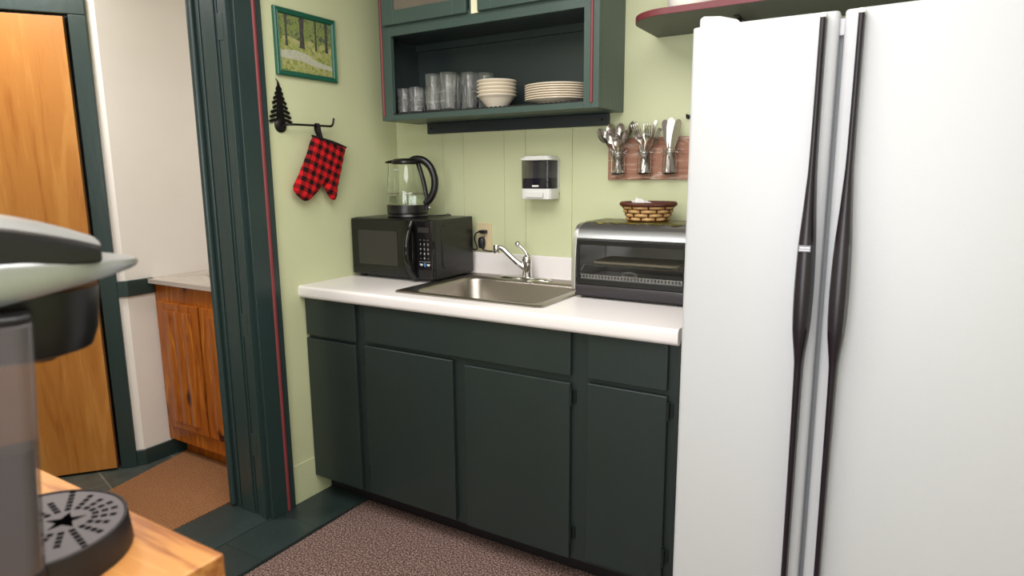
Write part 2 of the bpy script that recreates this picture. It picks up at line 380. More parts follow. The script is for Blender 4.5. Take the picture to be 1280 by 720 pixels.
# ------------------------------------------------------------------ room shell
HC = 2.45
XR, YF = 3.3, -3.3           # right wall, wall behind the camera
struct(bx('floor', M['carpet'], None, .215, XR, YF, 0, -.08, -.012))
struct(bx('floor_hall', M['slate'], None, -2.2, -.235, -2.9, .02, -.08, 0))
struct(bx('ceiling', M['ceiling'], None, -2.3, XR+.1, YF-.1, .1, HC, HC+.08))
def back_wall(bm):
    # vertical plank panelling with V grooves
    xs = [.267, .38, .591, .696, .912, 1.66, 1.87, 1.98, 2.19, 2.3, 2.51, 2.62, 2.83, 2.94, 3.15]
    prof = [(-.2, 0)]
    for x in xs: prof += [(x-.0025, 0), (x-.0012, .004), (x+.0012, .004), (x+.0025, 0)]
    prof += [(XR, 0), (XR, .1), (-.2, .1)]
    prism(bm, prof, (-.08, HC), lambda u, v, w: (u, v, w))
struct(one('wall_back', M['wall_green'], None, back_wall))
def wall_left(bm):
    box(bm, -.19, 0, -.846, -.0, -.08, HC)
    box(bm, -.19, 0, YF, -1.74, -.08, HC)
    box(bm, -.19, 0, -1.74, -.846, 2.1, HC)
struct(one('wall_left', M['wall_green'], None, wall_left))
struct(bx('wall_right', M['wall_green'], None, XR, XR+.1, YF, .1, -.08, HC))
def wall_front(bm):                                        # wall behind the camera, with an added window opening for the frontal fill
    box(bm, -.19, .9, YF-.1, YF, -.08, HC); box(bm, 2.5, XR+.1, YF-.1, YF, -.08, HC)
    box(bm, .9, 2.5, YF-.1, YF, -.08, .45); box(bm, .9, 2.5, YF-.1, YF, 2.15, HC)
struct(one('wall_front', M['wall_green'], None, wall_front))
def wframe(bm):
    for a in ((.86, .94, .41, 2.19), (2.46, 2.54, .41, 2.19), (.94, 2.46, .41, .49), (.94, 2.46, 2.11, 2.19), (1.67, 1.73, .49, 2.11)):
        box(bm, a[0], a[1], YF-.04, YF+.015, a[2], a[3])
w = struct(one('added_window_1', M['green_trim'], None, wframe, bevel=.004))  # unseen window frame, added around the fill light opening
# baseboard strip of the left wall (painted wall green, cracked joint at its top)
struct(one('baseboard_left', M['wall_green'], None, lambda bm: box(bm, 0, .004, -.732, -.53, 0, .168), bevel=.0015))

# hallway
O0 = Vector((-.935, -.81, 0)); D = Vector((-.6, -.8, 0)); N = Vector((.8, -.6, 0)); Z = Vector((0, 0, 1))
struct(bx('wall_hall_left', M['hall_paint'], None, -1.035, -.935, -.81, .02, -.08, HC))
struct(bx('wall_hall_back', M['hall_paint'], None, -1.035, -.19, -.165, -.1, -.08, HC))
def diag(bm):
    obox(bm, O0, D, N, Z, 0, .09, -.1, 0, -.08, HC); obox(bm, O0, D, N, Z, .9, 1.7, -.1, 0, -.08, HC); obox(bm, O0, D, N, Z, .09, .9, -.1, 0, 2.02, HC)
struct(one('wall_hall_door', M['hall_paint'], None, diag))
struct(bx('wall_hall_front', M['hall_paint'], None, -2.3, -.19, -2.9, -2.8, -.08, HC))
struct(bx('wall_hall_side', M['hall_paint'], None, -2.1, -2.0, -2.9, -2.0, -.08, HC))
# white wall lining below the chair rail
def lining(bm):
    box(bm, -.935, -.932, -.81, -.6, 0, .82); obox(bm, O0, D, N, Z, -.002, .04, 0, .003, 0, .82)
struct(one('wall_hall_lining', M['white_paint'], None, lining))
def rail(bm):
    box(bm, -.935, -.915, -.81, -.69, .812, .884); obox(bm, O0, D, N, Z, -.012, .036, 0, .019, .812, .884)
struct(one('trim_1', M['green_trim'], None, rail, bevel=.003))
def hbase(bm):
    box(bm, -.935, -.92, -.81, -.3, 0, .074); obox(bm, O0, D, N, Z, -.010, .036, 0, .0155, 0, .074)
struct(one('baseboard_hall', M['green_trim'], None, hbase, bevel=.003))
def dcase(bm):
    obox(bm, O0, D, N, Z, .032, .098, -.02, .022, 0, 2.015); obox(bm, O0, D, N, Z, .032, .965, -.02, .022, 2.015, 2.09)
    obox(bm, O0, D, N, Z, .895, .965, -.02, .022, 0, 2.015)
struct(one('trim_2', M['green_trim'], None, dcase, bevel=.004))
def dstop(bm): obox(bm, O0, D, N, Z, .098, .895, -.085, -.05, 0, 2.015)
struct(one('trim_3', M['black_matte'], None, dstop))
# slab door, standing slightly ajar: hinged at its far edge
hp = O0+D*.885; ang = math.radians(2.2)
dd = (-D*math.cos(ang)+N*math.sin(ang)).normalized(); dn = Vector((dd.y, -dd.x, 0)); dn = dn if dn.dot(N) > 0 else -dn
def slab(bm):
    v = box(bm, 0, .772, -.036, .0, .012, 2.003)
door = one('door_1', M['birch'], None, slab, bevel=.0015); struct(door)
door.matrix_world = Matrix(((dd.x, dn.x, 0, hp.x), (dd.y, dn.y, 0, hp.y), (0, 0, 1, 0), (0, 0, 0, 1)))

# kitchen doorway: casing with red stripe, jamb, stop
def casing(bm):
    box(bm, -.004, .018, -.8475, -.732, 0, 2.2); box(bm, -.002, .018, -1.855, -1.74, 0, 2.2)
    box(bm, -.002, .018, -1.74, -.846, 2.1, 2.2)
cs = struct(one('trim_4', M['green_trim'], None, casing, bevel=.003))
def stripe(bm):
    tube(bm, [(.0175, -.766, .004), (.0175, -.766, 2.2)], .0085, 10, flat=.7)
one('red_stripe', M['red_trim'], cs, stripe, smooth=60)
def jamb(bm):
    box(bm, -.045, -.002, -.866, -.846, .0, 2.1); box(bm, -.055, -.04, -.856, -.840, 0, 2.1); box(bm, -.205, -.051, -.866, -.838, .0, 2.1)
    box(bm, -.135, -.062, -.872, -.866, .0, 2.1)
    tube(bm, [(-.19, -.872, .028), (-.19, -.872, 2.1)], .014, 12)
    tube(bm, [(-.150, -.868, .028), (-.150, -.868, 2.1)], .007, 8)
    box(bm, -.205, .0, -1.74, -1.715, 0, 2.1); box(bm, -.205, .0, -1.74, -.846, 2.08, 2.1)
jb = struct(one('trim_5', M['green_trim'], None, jamb, bevel=.002))
for z in (1.86, .79, .31):
    bx('hinge_patch', M['green_trim'], jb, -.049, -.02, -.8675, -.864, z-.045, z+.045, bevel=.001)

# painted floor boards at the carpet edge and raised threshold
def boards(bm):
    ys = [-3.3, -1.62, -1.05, -.80, -.0]
    for a, b in zip(ys, ys[1:]): box(bm, .0, .212, a+.0008, b-.0008, -.03, 0)
    box(bm, -.235, 0, -1.74, -.846, -.05, -.001)
struct(one('trim_6', M['green_floor'], None, boards, bevel=.0015))
def sill(bm):
    prism(bm, [(-.23, 0), (-.235, .006), (-.225, .017), (-.06, .017), (-.045, .014), (.002, .002), (.002, 0)], (-1.74, -.85), lambda u, v, w: (u, w, v))
struct(one('trim_7', M['green_floor'], None, sill, smooth=30))

# ------------------------------------------------------------------ hall: coir mat and vanity
def cmat(bm):
    for q in box(bm, 0, 1, 0, 1, .001, .013):
        u, v = q.co.x, q.co.y
        a = Vector((-.885, -.632)).lerp(Vector((-.24, -.632)), u); b = Vector((-.62, -1.75)).lerp(Vector((-.245, -1.75)), u)
        p = a.lerp(b, v); q.co.x, q.co.y = p.x, p.y
tag(one('coir_mat', M['coir'], None, cmat, bevel=.003), 'tan woven coir mat on the slate hallway floor by the threshold', 'mat')
VX0, VX1 = -.932, -.196
va = thing('vanity_cabinet', 'orange knotty pine cabinet with raised panel doors in the hallway', 'cabinet', (VX0, -.685, 0))
W_ = VX1-VX0
def vbody(bm):
    box(bm, 0, W_, .001, .02, .085, .86); box(bm, 0, .018, .02, .5, .085, .86); box(bm, W_-.018, W_, .02, .5, .085, .86); box(bm, .018, W_-.018, .02, .5, .085, .10); box(bm, .018, W_-.018, .485, .5, .10, .86)
    box(bm, .04, W_, .06, .5, .0, .085)
one('body', M['pine'], va, vbody, bevel=.002)
def pdoor(bm, x0, x1, z0, z1):
    box(bm, x0, x1, -.018, 0, z0, z1)
    n = 3; s = .05; x = x0+s+.005; ww = (x1-x0-2*s)/n
    # raised V-jointed boards
    for i in range(n):
        a, b = x+i*ww, x+(i+1)*ww
        prism(bm, [(a, -.018), (a+.011, -.026), (b-.011, -.026), (b, -.018)], (z0+.035, z1-.035), lambda u, v, w: (u, v, w))
for x0, x1 in ((.035, .345), (.36, .70)):
    dr = one('door', M['pine'], va, lambda bm: pdoor(bm, x0, x1, .165, .775), bevel=.003)
def vtop(bm):
    outer = [(-.002, -.035), (W_+.002, -.035), (W_+.002, .515), (-.002, .515)]
    cx, cy, rx, ry = .31, .245, .19, .145; n = 40
    ell = [(cx+rx*math.cos(2*PI*k/n), cy+ry*math.sin(2*PI*k/n)) for k in range(n)]
    pts = outer+ell
    vs, es, fs = delaunay_2d_cdt([Vector(p) for p in pts], [(0,1),(1,2),(2,3),(3,0)]+[(4+i, 4+(i+1) % n) for i in range(n)], [], 0, 1e-7)[:3]
    V = [bm.verts.new((v.x, v.y, .881)) for v in vs]
    for f in fs:
        cxx = sum(vs[i].x for i in f)/3; cyy = sum(vs[i].y for i in f)/3
        if ((cxx-cx)/rx)**2+((cyy-cy)/ry)**2 > .98: bm.faces.new([V[i] for i in f])
    lip = [bm.verts.new((v.x, v.y, .861)) for v in vs[:4]]
    for i in range(4): bm.faces.new((V[i], V[(i+1) % 4], lip[(i+1) % 4], lip[i]))
    bm.faces.new(lip)
    prev = V[4:4+n]
    for sc, z in ((.95, .886), (.9, .882), (.8, .85), (.55, .79), (.2, .765)):
        ring = [bm.verts.new((cx+rx*sc*math.cos(2*PI*k/n), cy+ry*sc*math.sin(2*PI*k/n), z)) for k in range(n)]
        for k in range(n): bm.faces.new((prev[k], prev[(k+1) % n], ring[(k+1) % n], ring[k]))
        prev = ring
    bm.faces.new(prev)
tag(one('countertop', M['marble'], None, vtop, smooth=35), 'speckled beige vanity top with oval basin on the pine cabinet', 'countertop').location = (VX0, -.685, 0)

# ------------------------------------------------------------------ base cabinet
bc = thing('base_cabinet', 'dark green painted base cabinet with flat doors under the white counter', 'cabinet', (0, -.592, 0))
CW = 1.545
def carc(bm):
    box(bm, 0.002, CW, 0, .018, .075, .872); box(bm, 0.002, .02, .018, .58, .075, .872); box(bm, CW-.018, CW, .018, .58, .0, .872)
    box(bm, .02, CW-.018, .018, .58, .075, .095); box(bm, .02, CW-.018, .57, .58, .095, .872)
one('carcass', M['green'], bc, carc, bevel=.001)
bx('toe_kick', M['black_matte'], bc, .002, CW-.02, .07, .085, -.01, .075)
for x0, x1, z0, z1 in ((.006, .279, .705, .862), (.330, 1.203, .714, .864), (1.260, 1.514, .716, .863)):
    bx('drawer_front', M['green'], bc, x0, x1, -.018, .0, z0, z1, bevel=.003)
def hinge(bm, x, z):
    tube(bm, [(x, -.016, z-.024), (x, -.016, z+.024)], .0048, 8)
    box(bm, x, x+.013, -.006, 0, z-.02, z+.02)
    for s in (-.026, .026): tube(bm, [(x, -.016, z+s-.003), (x, -.016, z+s+.003)], .006, 8)
M['hinge'] = mat('painted_hinge', rgb(36, 44, 40), .35, metal=.4)
for x0, x1, z0, z1, hs in ((.004, .275, .088, .692, 0), (.320, .742, .088, .698, -1), (.793, 1.202, .082, .690, 1), (1.261, 1.516, .095, .700, 1)):
    d = bx('door', M['green'], bc, x0, x1, -.018, .0, z0, z1, bevel=.003)
    if hs == 1:
        for z in (z1-.045, z0+.09): one('hinge', M['hinge'], d, lambda bm: hinge(bm, x1+.002, z), smooth=40)
    if hs == -1:
        for z in (z1-.045, z0+.09): one('hinge', M['hinge'], d, lambda bm: [hinge(bm, 0, z), [setattr(v.co, 'x', x0-.002-v.co.x*.5) for v in bm.verts]], smooth=40)

# ------------------------------------------------------------------ countertop with sink cut-out
ct = thing('countertop', 'white laminate worktop with rolled front edge above the green cabinet', 'countertop', (0, 0, 0))
HX0, HX1, HY0, HY1 = .47, 1.045, -.535, -.07
def cprof(y0, front=True):
    if front: return [(y0, .872)]+[(-.598, .872), (-.6, .868), (-.606, .864)]+arcpts(-.618, .876, .016, -1.2, -PI, 5)+arcpts(-.622, .898, .012, PI, PI/2, 5)+[(y0, .910)]
def ctop(bm):
    def pr(x0, x1, y0): prism(bm, cprof(y0), (x0, x1), lambda u, v, w: (w, u, v))
    pr(0.0, HX0, -.02); pr(HX1, CW+.003, -.02); pr(HX0, HX1, HY0); box(bm, HX0, HX1, HY1, -.02, .872, .910)
one('worktop', M['laminate'], ct, ctop, smooth=40)
def bsp(bm): prism(bm, [(-.0008, .872), (-.0008, 1.0)]+arcpts(-.008, 1.0, .007, 0, PI/2, 3)+arcpts(-.014, 1.001, .006, PI/2, PI, 4)+[(-.02, .925), (-.026, .912), (-.03, .9101), (-.03, .872)], (0, CW+.003), lambda u, v, w: (w, u, v))
one('backsplash', M['laminate'], ct, bsp, smooth=40)

# ------------------------------------------------------------------ sink
sk = thing('kitchen_sink', 'stainless steel drop-in sink with single basin in the white counter', 'sink', (0, 0, .911))
def sink(bm):
    SX0, SX1, SY0, SY1 = .438, 1.072, -.562, -.036
    rings = []
    def ring(x0, x1, y0, y1, r, z, n=6): rings.append([bm.verts.new((x, y, z)) for x, y in rrect(x0, x1, y0, y1, r, n)])
    ring(SX0, SX1, SY0, SY1, .02, 0); ring(SX0, SX1, SY0, SY1, .02, .003); ring(SX0+.004, SX1-.004, SY0+.004, SY1-.004, .02, .006)
    ring(SX0+.014, SX1-.014, SY0+.014, SY1-.014, .02, .006); ring(SX0+.018, SX1-.018, SY0+.018, SY1-.018, .02, .004)
    bx0, bx1, by0, by1 = .50, 1.03, -.53, -.135
    ring(bx0-.004, bx1+.004, by0-.004, by1+.004, .06, .004); ring(bx0, bx1, by0, by1, .06, 0)
    ring(bx0+.004, bx1-.004, by0+.004, by1-.004, .06, -.008); ring(bx0+.012, bx1-.012, by0+.012, by1-.012, .06, -.13)
    ring(bx0+.03, bx1-.03, by0+.03, by1-.03, .06, -.16); ring(bx0+.08, bx1-.08, by0+.08, by1-.08, .05, -.168)
    for a, b in zip(rings, rings[1:]):
        n = len(a)
        for k in range(n): bm.faces.new((a[k], a[(k+1) % n], b[(k+1) % n], b[k]))
    bm.faces.new(rings[-1])
one('basin', M['steel'], sk, sink, smooth=50, recalc=True)
one('drain', M['chrome'], sk, lambda bm: lathe(bm, [(0, -.165), (.022, -.165), (.03, -.162), (.042, -.163), (.044, -.167)], (.765, -.33, 0)), smooth=40)

# ------------------------------------------------------------------ faucet
fc = thing('faucet', 'chrome single-lever faucet swung left over the sink', 'faucet', (.742, -.086, .915))
one('base_plate', M['chrome'], fc, lambda bm: lathe(bm, [(0, 0), (1, 0), (1, .003), (.9, .008), (.6, .012), (0, .013)], seg=40, sx=.125, sy=.03), smooth=40)
one('body', M['chrome'], fc, lambda bm: lathe(bm, [(0, .008), (.021, .008), (.0195, .03), (.019, .066), (.0215, .07), (.0215, .078), (.019, .09), (.012, .1), (0, .104)], (.008, 0, 0)), smooth=40)
def spout(bm):
    tube(bm, bez([(.004, -.004, .046), (-.03, -.014, .070), (-.065, -.024, .102), (-.088, -.03, .124), (-.104, -.034, .130), (-.120, -.038, .128)], 20), [.013]*5+[.0115]*12+[.0105]*4, 12)
one('spout', M['chrome'], fc, spout, smooth=60)
one('aerator', M['chrome'], fc, lambda bm: lathe(bm, [(0, .142), (.012, .141), (.0135, .138), (.0135, .108), (.012, .106), (.0, .107)], (-.117, -.037, 0)), smooth=40)
def lever(bm):
    tube(bm, bez([(.012, 0, .094), (.004, 0, .108), (-.012, 0, .126), (-.03, 0, .14)], 14), [.013, .012, .010, .0085]+[.0065]*10, 12)
lv = one('lever', M['chrome'], fc, lever, smooth=60)
one('knob', M['chrome'], lv, lambda bm: bmesh.ops.create_uvsphere(bm, u_segments=16, v_segments=10, radius=.0125, matrix=Matrix.Translation((-.036, 0, .144))), smooth=60)

# ------------------------------------------------------------------ microwave
mw = thing('microwave', 'black countertop microwave in the corner with the kettle on top', 'microwave', (.012, -.318, .9105))
MWW, MWD, MWH = .444, .27, .256
def mwb(bm): box(bm, 0, MWW, 0, MWD, .012, MWH)
one('body', M['black'], mw, mwb, bevel=.005)
for x in (.03, MWW-.03):
    for y in (.02, MWD-.03): one('foot', M['black_matte'], mw, lambda bm: lathe(bm, [(0, 0), (.011, 0), (.012, .013), (0, .013)], (x, y, 0), 14), smooth=40)
dr = bx('door', M['black_gloss'], mw, .001, .342, -.02, -.001, .014, MWH-.002, bevel=.006)
one('window', M['mw_window'], dr, lambda bm: prism(bm, rrect(.044, .262, .06, .205, .006), (-.0215, -.018), lambda u, v, w: (u, w, v)))
bx('lower_trim', M['black'], dr, .008, .30, -.0215, -.018, .018, .045, bevel=.001)
pn = bx('control_panel', M['black_gloss'], mw, .345, MWW-.001, -.02, -.001, .014, MWH-.002, bevel=.005)
bx('display', M['mw_window'], pn, .372, .428, -.0212, -.018, .205, .226)
def keys(bm):
    f = lambda cx, cz: (lambda u, v, w: (cx+u, -.0202-w, cz+v))
    for j, row in enumerate(('- - -', '1 2 3', '4 5 6', '7 8 9', '- 0 -')):
        for i, ch in enumerate(row.split()):
            s = '\u2013' if ch == '-' else ch
            text_bm(bm, s, .013, f(.384+i*.019, .176-j*.019))
    box(bm, .374, .432, -.0206, -.02, .086, .0868)
one('keypad', M['white_mark'], pn, keys)
def arcs(bm):
    for cx in (.386, .422): prism(bm, arcpts(cx, .078, .009, PI, 2*PI, 8), (-.0206, -.02), lambda u, v, w: (u, w, v))
one('button', M['white_mark'], pn, arcs)
one('start_button', M['blue_mark'], pn, lambda bm: prism(bm, rrect(.400, .408, .066, .082, .003), (-.0206, -.02), lambda u, v, w: (u, w, v)))
def mwh(bm):
    tube(bm, bez([(.342, -.02, .247), (.338, -.034, .215), (.333, -.046, .16), (.333, -.046, .10), (.342, -.036, .05), (.356, -.02, .016)], 26), .014, 12, flat=1.0)
one('handle', M['black_gloss'], dr, mwh, smooth=60)
bx('handle_badge', M['silver_plastic'], dr, .327, .342, -.0592, -.057, .150, .153)
def sidep(bm):
    o = rrect(.045, .245, .05, .232, .02); i = rrect(.053, .237, .058, .224, .016)
    prism(bm, o, (MWW-.001, MWW+.003), lambda u, v, w: (w, u, v))
one('side_panel', M['mw_recess'], mw, sidep, bevel=.003)

# ------------------------------------------------------------------ kettle
kt = thing('electric_kettle', 'glass electric kettle with black lid and handle on the microwave', 'kettle', (.215, -.195, .9105+MWH), math.radians(18))
one('power_base', M['black'], kt, lambda bm: lathe(bm, [(0, .0005), (.086, .0005), (.088, .004), (.084, .014), (0, .014)], seg=40), smooth=40)
one('heater_base', M['black'], kt, lambda bm: lathe(bm, [(0, .0145), (.085, .0145), (.0885, .018), (.0885, .048), (.087, .0525), (0, .0525)], seg=44), smooth=40)
def kbody(bm):
    o = [(.0855, .053), (.086, .06), (.086, .075), (.081, .12), (.071, .17), (.062, .21), (.0595, .228)]
    i = [(r-.0025, z) for r, z in reversed(o)]; i[-1] = (.083, .0555)
    lathe(bm, o+i, seg=44, closed=False)
    lathe(bm, [(.0855, .053), (0, .053)], seg=44); lathe(bm, [(.083, .0555), (0, .0555)], seg=44)
    bmesh.ops.remove_doubles(bm, verts=bm.verts, dist=1e-5)
    for v in bm.verts:
        t = max(0, (v.co.z-.10)/.128)
        if v.co.x < 0: v.co.x *= 1+.34*t*max(0, -v.co.x/math.hypot(v.co.x, v.co.y)) if v.co.xy.length > 1e-6 else 1
one('glass_jug', M['glass'], kt, kbody, smooth=60)
one('water', M['water'], kt, lambda bm: lathe(bm, [(0, .0558), (.0828, .0558), (.0826, .075), (.0805, .092), (0, .092)], seg=40), smooth=50)
def kband(bm): lathe(bm, [(.0866, .098), (.0868, .1005), (.0852, .1005), (.085, .098)], seg=44, closed=True)
def klid(bm):
    lathe(bm, [(0, .224), (.057, .224), (.0625, .229), (.0625, .238), (.05, .247), (0, .250)], seg=40)
    # spout hood on the left
    prism(bm, [(-.03, .226), (-.088, .229), (-.096, .233), (-.088, .237), (-.03, .247)], (-.03, .03), lambda u, v, w: (u, w*(1-.8*max(0, -u-.03)/.066), v))
one('lid', M['black'], kt, klid, smooth=40)
one('band', M['steel'], kt, kband, smooth=40)
def khandle(bm):
    tube(bm, bez([(.02, 0, .242), (.055, 0, .245), (.085, 0, .236), (.112, 0, .208), (.128, 0, .16), (.124, 0, .115), (.105, 0, .078), (.078, 0, .055)], 34), [.011, .014]+[.0158]*33, 12, flat=1.0)
    tube(bm, bez([(.052, 0, .236), (.066, 0, .19), (.079, 0, .14), (.088, 0, .08), (.088, 0, .03)], 16), .0105, 10)
one('handle', M['black'], kt, khandle, smooth=60)
def kscale(bm):
    f = lambda u, v, w: ((.0665+w)*math.sin(u/.0665-.30), -(.0665+w+.001)*math.cos(u/.0665-.30), .2+v)
    text_bm(bm, 'COMFEE', .009, f)
    for k in range(9):
        z = .185-.011*k; r = .0595+(.228-z)*.19
        for du in (0,): box(bm, -.026, -.020, -r-.0018, -r+.004, z, z+.0015)
one('printed_scale', M['white_mark'], kt, kscale)
def kled(bm): bmesh.ops.create_uvsphere(bm, u_segments=10, v_segments=6, radius=.006, matrix=Matrix.Translation((.100, 0, .04)))
one('switch', mat('clear_switch', rgb(190, 190, 185), .1), kt, kled, smooth=60)
tag(one('kettle_cord', M['black_matte'], None, lambda bm: tube(bm, bez([(.30, -.165, 1.1715), (.335, -.15, 1.1715), (.35, -.12, 1.1715), (.34, -.08, 1.1712), (.33, -.056, 1.171), (.33, -.03, 1.15), (.34, -.024, 1.03), (.40, -.02, 1.02), (.43, -.02, 1.03)], 40), .003, 8), smooth=60), 'thin black cord curling off the back of the kettle base', 'cord')

# ------------------------------------------------------------------ wall outlet + plugs
ol = thing('wall_outlet', 'ivory double outlet plate on the green wall beside the microwave', 'outlet', (.487, 0, 1.075))
one('cover_plate', M['plate_ivory'], ol, lambda bm: prism(bm, rrect(-.038, .038, -.06, .06, .004), (-.006, -.0003), lambda u, v, w: (u, w, v)), bevel=.002)
for z in (.022, -.022):
    one('socket', M['plate_ivory'], ol, lambda bm: prism(bm, rrect(-.017, .017, z-.014, z+.014, .01), (-.0085, -.005), lambda u, v, w: (u, w, v)), bevel=.001)
one('screw', M['steel'], ol, lambda bm: tube(bm, [(0, -.008, 0), (0, -.004, 0)], .003, 10))
def plug1(bm):
    box(bm, -.006, .02, -.034, -.0088, .015, .030); box(bm, -.018, -.006, -.03, -.014, .017, .028)
p1 = thing('power_plug', 'small flat black plug in the upper socket with a curved cord', 'plug', (.487, 0, 1.075))
one('plug_body', M['black_matte'], p1, plug1, bevel=.003)
one('cord', M['black_matte'], p1, lambda bm: tube(bm, bez([(-.014, -.022, .022), (-.032, -.024, .014), (-.04, -.024, -.008), (-.034, -.024, -.03), (-.026, -.024, -.05), (-.036, -.024, -.058), (-.05, -.024, -.056)], 30), .0032, 8), smooth=60)
p2 = thing('power_plug', 'chunky rounded black plug in the lower socket', 'plug', (.487, 0, 1.075))
one('plug_body', M['black_matte'], p2, lambda bm: [lathe(bm, [(0, -.05), (.011, -.05), (.0155, -.042), (.0175, -.02), (.015, -.006), (.008, -.001), (0, 0)], (-.004, 0, 0), 18, sy=.75), bmesh.ops.translate(bm, verts=bm.verts, vec=(0, -.0225, 0))], smooth=50)
one('cord', M['black_matte'], p2, lambda bm: tube(bm, bez([(-.004, -.0225, -.047), (.01, -.024, -.0585), (.035, -.02, -.0625), (.05, -.016, -.0625)], 12), .003, 8), smooth=60)

# ------------------------------------------------------------------ soap dispenser
sd = thing('soap_dispenser', 'white wall soap dispenser with smoky tank above the faucet', 'soap dispenser', (.79, 0, 1.24))
def sprof(x, y0, y1, r=.02):
    return rrect(-x, x, y0, y1, r, 5)
one('back_plate', M['white_plastic'], sd, lambda bm: prism(bm, rrect(-.066, .066, .03, .165, .004), (-.012, -.0005), lambda u, v, w: (u, w, v)))
def scap(bm):
    prism(bm, rrect(-.072, .072, -.098, -.001, .022, 5), (.158, .168), lambda u, v, w: (u, v, w))
    prism(bm, rrect(-.062, .062, -.088, -.004, .02, 5), (.166, .176), lambda u, v, w: (u, v, w))
one('cap', M['white_plastic'], sd, scap, bevel=.004, bseg=3)
def stank(bm):
    prism(bm, rrect(-.069, .069, -.092, -.013, .02, 5), (.047, .158), lambda u, v, w: (u, v, w))
one('tank', M['smoke'], sd, stank, bevel=.002)
one('soap', M['soap_liquid'], sd, lambda bm: prism(bm, rrect(-.065, .065, -.088, -.017, .018, 5), (.049, .088), lambda u, v, w: (u, v, w)), bevel=.002)
one('base', M['white_plastic'], sd, lambda bm: prism(bm, rrect(-.069, .069, -.092, -.001, .018, 5), (.004, .047), lambda u, v, w: (u, v, w)), bevel=.004)
one('push_bar', M['white_plastic'], sd, lambda bm: prism(bm, rrect(-.04, .04, .012, .034, .004), (-.1, -.09), lambda u, v, w: (u, w, v)), bevel=.002)
one('label_plate', M['white_plastic'], sd, lambda bm: prism(bm, rrect(-.012, .018, .054, .061, .003), (-.0945, -.0915), lambda u, v, w: (u, w, v)))

# ------------------------------------------------------------------ toaster oven
to = thing('toaster_oven', 'silver and black toaster oven on the counter beside the fridge', 'toaster oven', (1.072, -.325, .9105))
TW, TH, TD = .425, .262, .27
front = [(-.008, .03), (-.007, .12), (.0, .19), (.014, .232), (.034, .252), (.062, .262)]   # (y, z) front curve
fy = lambda z: next((a[0]+(b[0]-a[0])*(z-a[1])/(b[1]-a[1]) for a, b in zip(front, front[1:]) if a[1] <= z <= b[1]), front[-1][0])
def tside(x0, x1):
    def f(bm):
        fr = bez([(0, a, b) for a, b in front], 20); pr = [(v.y-.004, v.z) for v in fr]+[(TD, .262), (TD, .03)]
        prism(bm, pr, (x0, x1), lambda u, v, w: (w, u, v))
    return f
one('side_panel', M['oven_silver'], to, tside(0, .016), bevel=.002)
one('side_panel', M['oven_silver'], to, tside(TW-.016, TW), bevel=.002)
bx('oven_lining', M['oven_silver'], to, .018, TW-.018, TD-.010, TD-.0065, .056, .254)
def shell(bm):
    box(bm, .016, TW-.016, .062, TD, .256, .262); box(bm, .016, TW-.016, TD-.006, TD, .02, .256); box(bm, .016, TW-.016, .002, TD-.006, .02, .055)
one('body', M['oven_top'], to, shell)
def ttop(bm):
    pr = [(fy(z), z) for z in (.232, .24, .248, .254, .262)]; pr = pr+[(.064, .255), (.03, .232)]
    prism(bm, pr, (.016, TW-.016), lambda u, v, w: (w, u, v))
one('top_edge', M['oven_top'], to, ttop, smooth=30)
def tcontrol(bm): prism(bm, [(-.004, .012), (-.008, .018), (-.008, .046), (-.003, .052), (.01, .052), (.01, .012)], (.016, TW-.004), lambda u, v, w: (w, u, v))
one('lower_panel', mat('oven_charcoal', rgb(46, 42, 46), .35), to, tcontrol, bevel=.0015)
bx('base_lip', M['black_matte'], to, .01, TW-.01, -.002, .2, .008, .02, bevel=.002)
def tdoor(bm):
    pr = [(fy(z)-.001, z) for z in (.056, .09, .13, .17, .205)]; pr += [(a+.006, z) for a, z in reversed(pr)]
    prism(bm, pr, (.02, TW-.02), lambda u, v, w: (w, u, v))
td = one('door', M['oven_glass'], to, tdoor, smooth=30)
def tdh(bm):
    prism(bm, [(fy(.208)-.008, .207), (fy(.208)-.014, .213), (fy(.238)-.012, .240), (fy(.238)-.004, .244), (fy(.208)+.004, .209)], (.018, TW-.018), lambda u, v, w: (w, u, v))
one('handle', M['silver_plastic'], td, tdh, bevel=.002)
def tfr(bm):
    for a, b in ((.02, .028), (TW-.028, TW-.02)):
        box(bm, a, b, -.010, -.002, .056, .19)
    box(bm, .02, TW-.02, -.0095, -.002, .052, .07); box(bm, .02, TW-.02, -.008, .0, .19, .206)
one('door_frame', M['black'], td, tfr, bevel=.001)
def oval(bm):
    tube(bm, [(.215+.028*math.cos(a), -.0098, .095+.010*math.sin(a)) for a in [2*PI*k/28 for k in range(29)]], .0007, 6)
    text_bm(bm, 'toaster', .008, lambda u, v, w: (.215+u, -.0092-w, .095+v))
one('etched_logo', mat('etch_grey', rgb(120, 118, 112), .5), td, lambda bm: [tube(bm, [(.215+sx*math.cos(a), -.0098, .095+sz*math.sin(a)) for a in [2*PI*k/28 for k in range(29)]], .0006, 6) for sx, sz in ((.028, .0095), (.022, .006))])
def track(bm):
    z = .118
    for k in range(22): x = .05+k*.0155; tube(bm, [(x, .01, z), (x, .21, z)], .0013, 6)
    for y in (.012, .11, .208): tube(bm, [(.04, y, z+.002), (.39, y, z+.002)], .002, 6)
    for s, e in ((.04, .028), (.39, .402)): tube(bm, [(s, .012, z+.002), (e, .008, z-.02)], .002, 6)
one('rack', M['chrome'], to, track, smooth=60)
one('baking_tray', mat('baking_stone', rgb(190, 178, 152), .7), to, lambda bm: [prism(bm, rrect(.06, .37, .03, .2, .02), (.1215, .129), lambda u, v, w: (u, v, w))], bevel=.001)
def crumb(bm):
    box(bm, .03, TW-.03, .006, .2, .066, .069); box(bm, .03, TW-.03, .001, .004, .069, .0745); box(bm, .03, TW-.03, .001, .004, .083, .086)
    for k in range(31): x = .034+k*.0118; box(bm, x, x+.0055, .001, .004, .0745, .083)
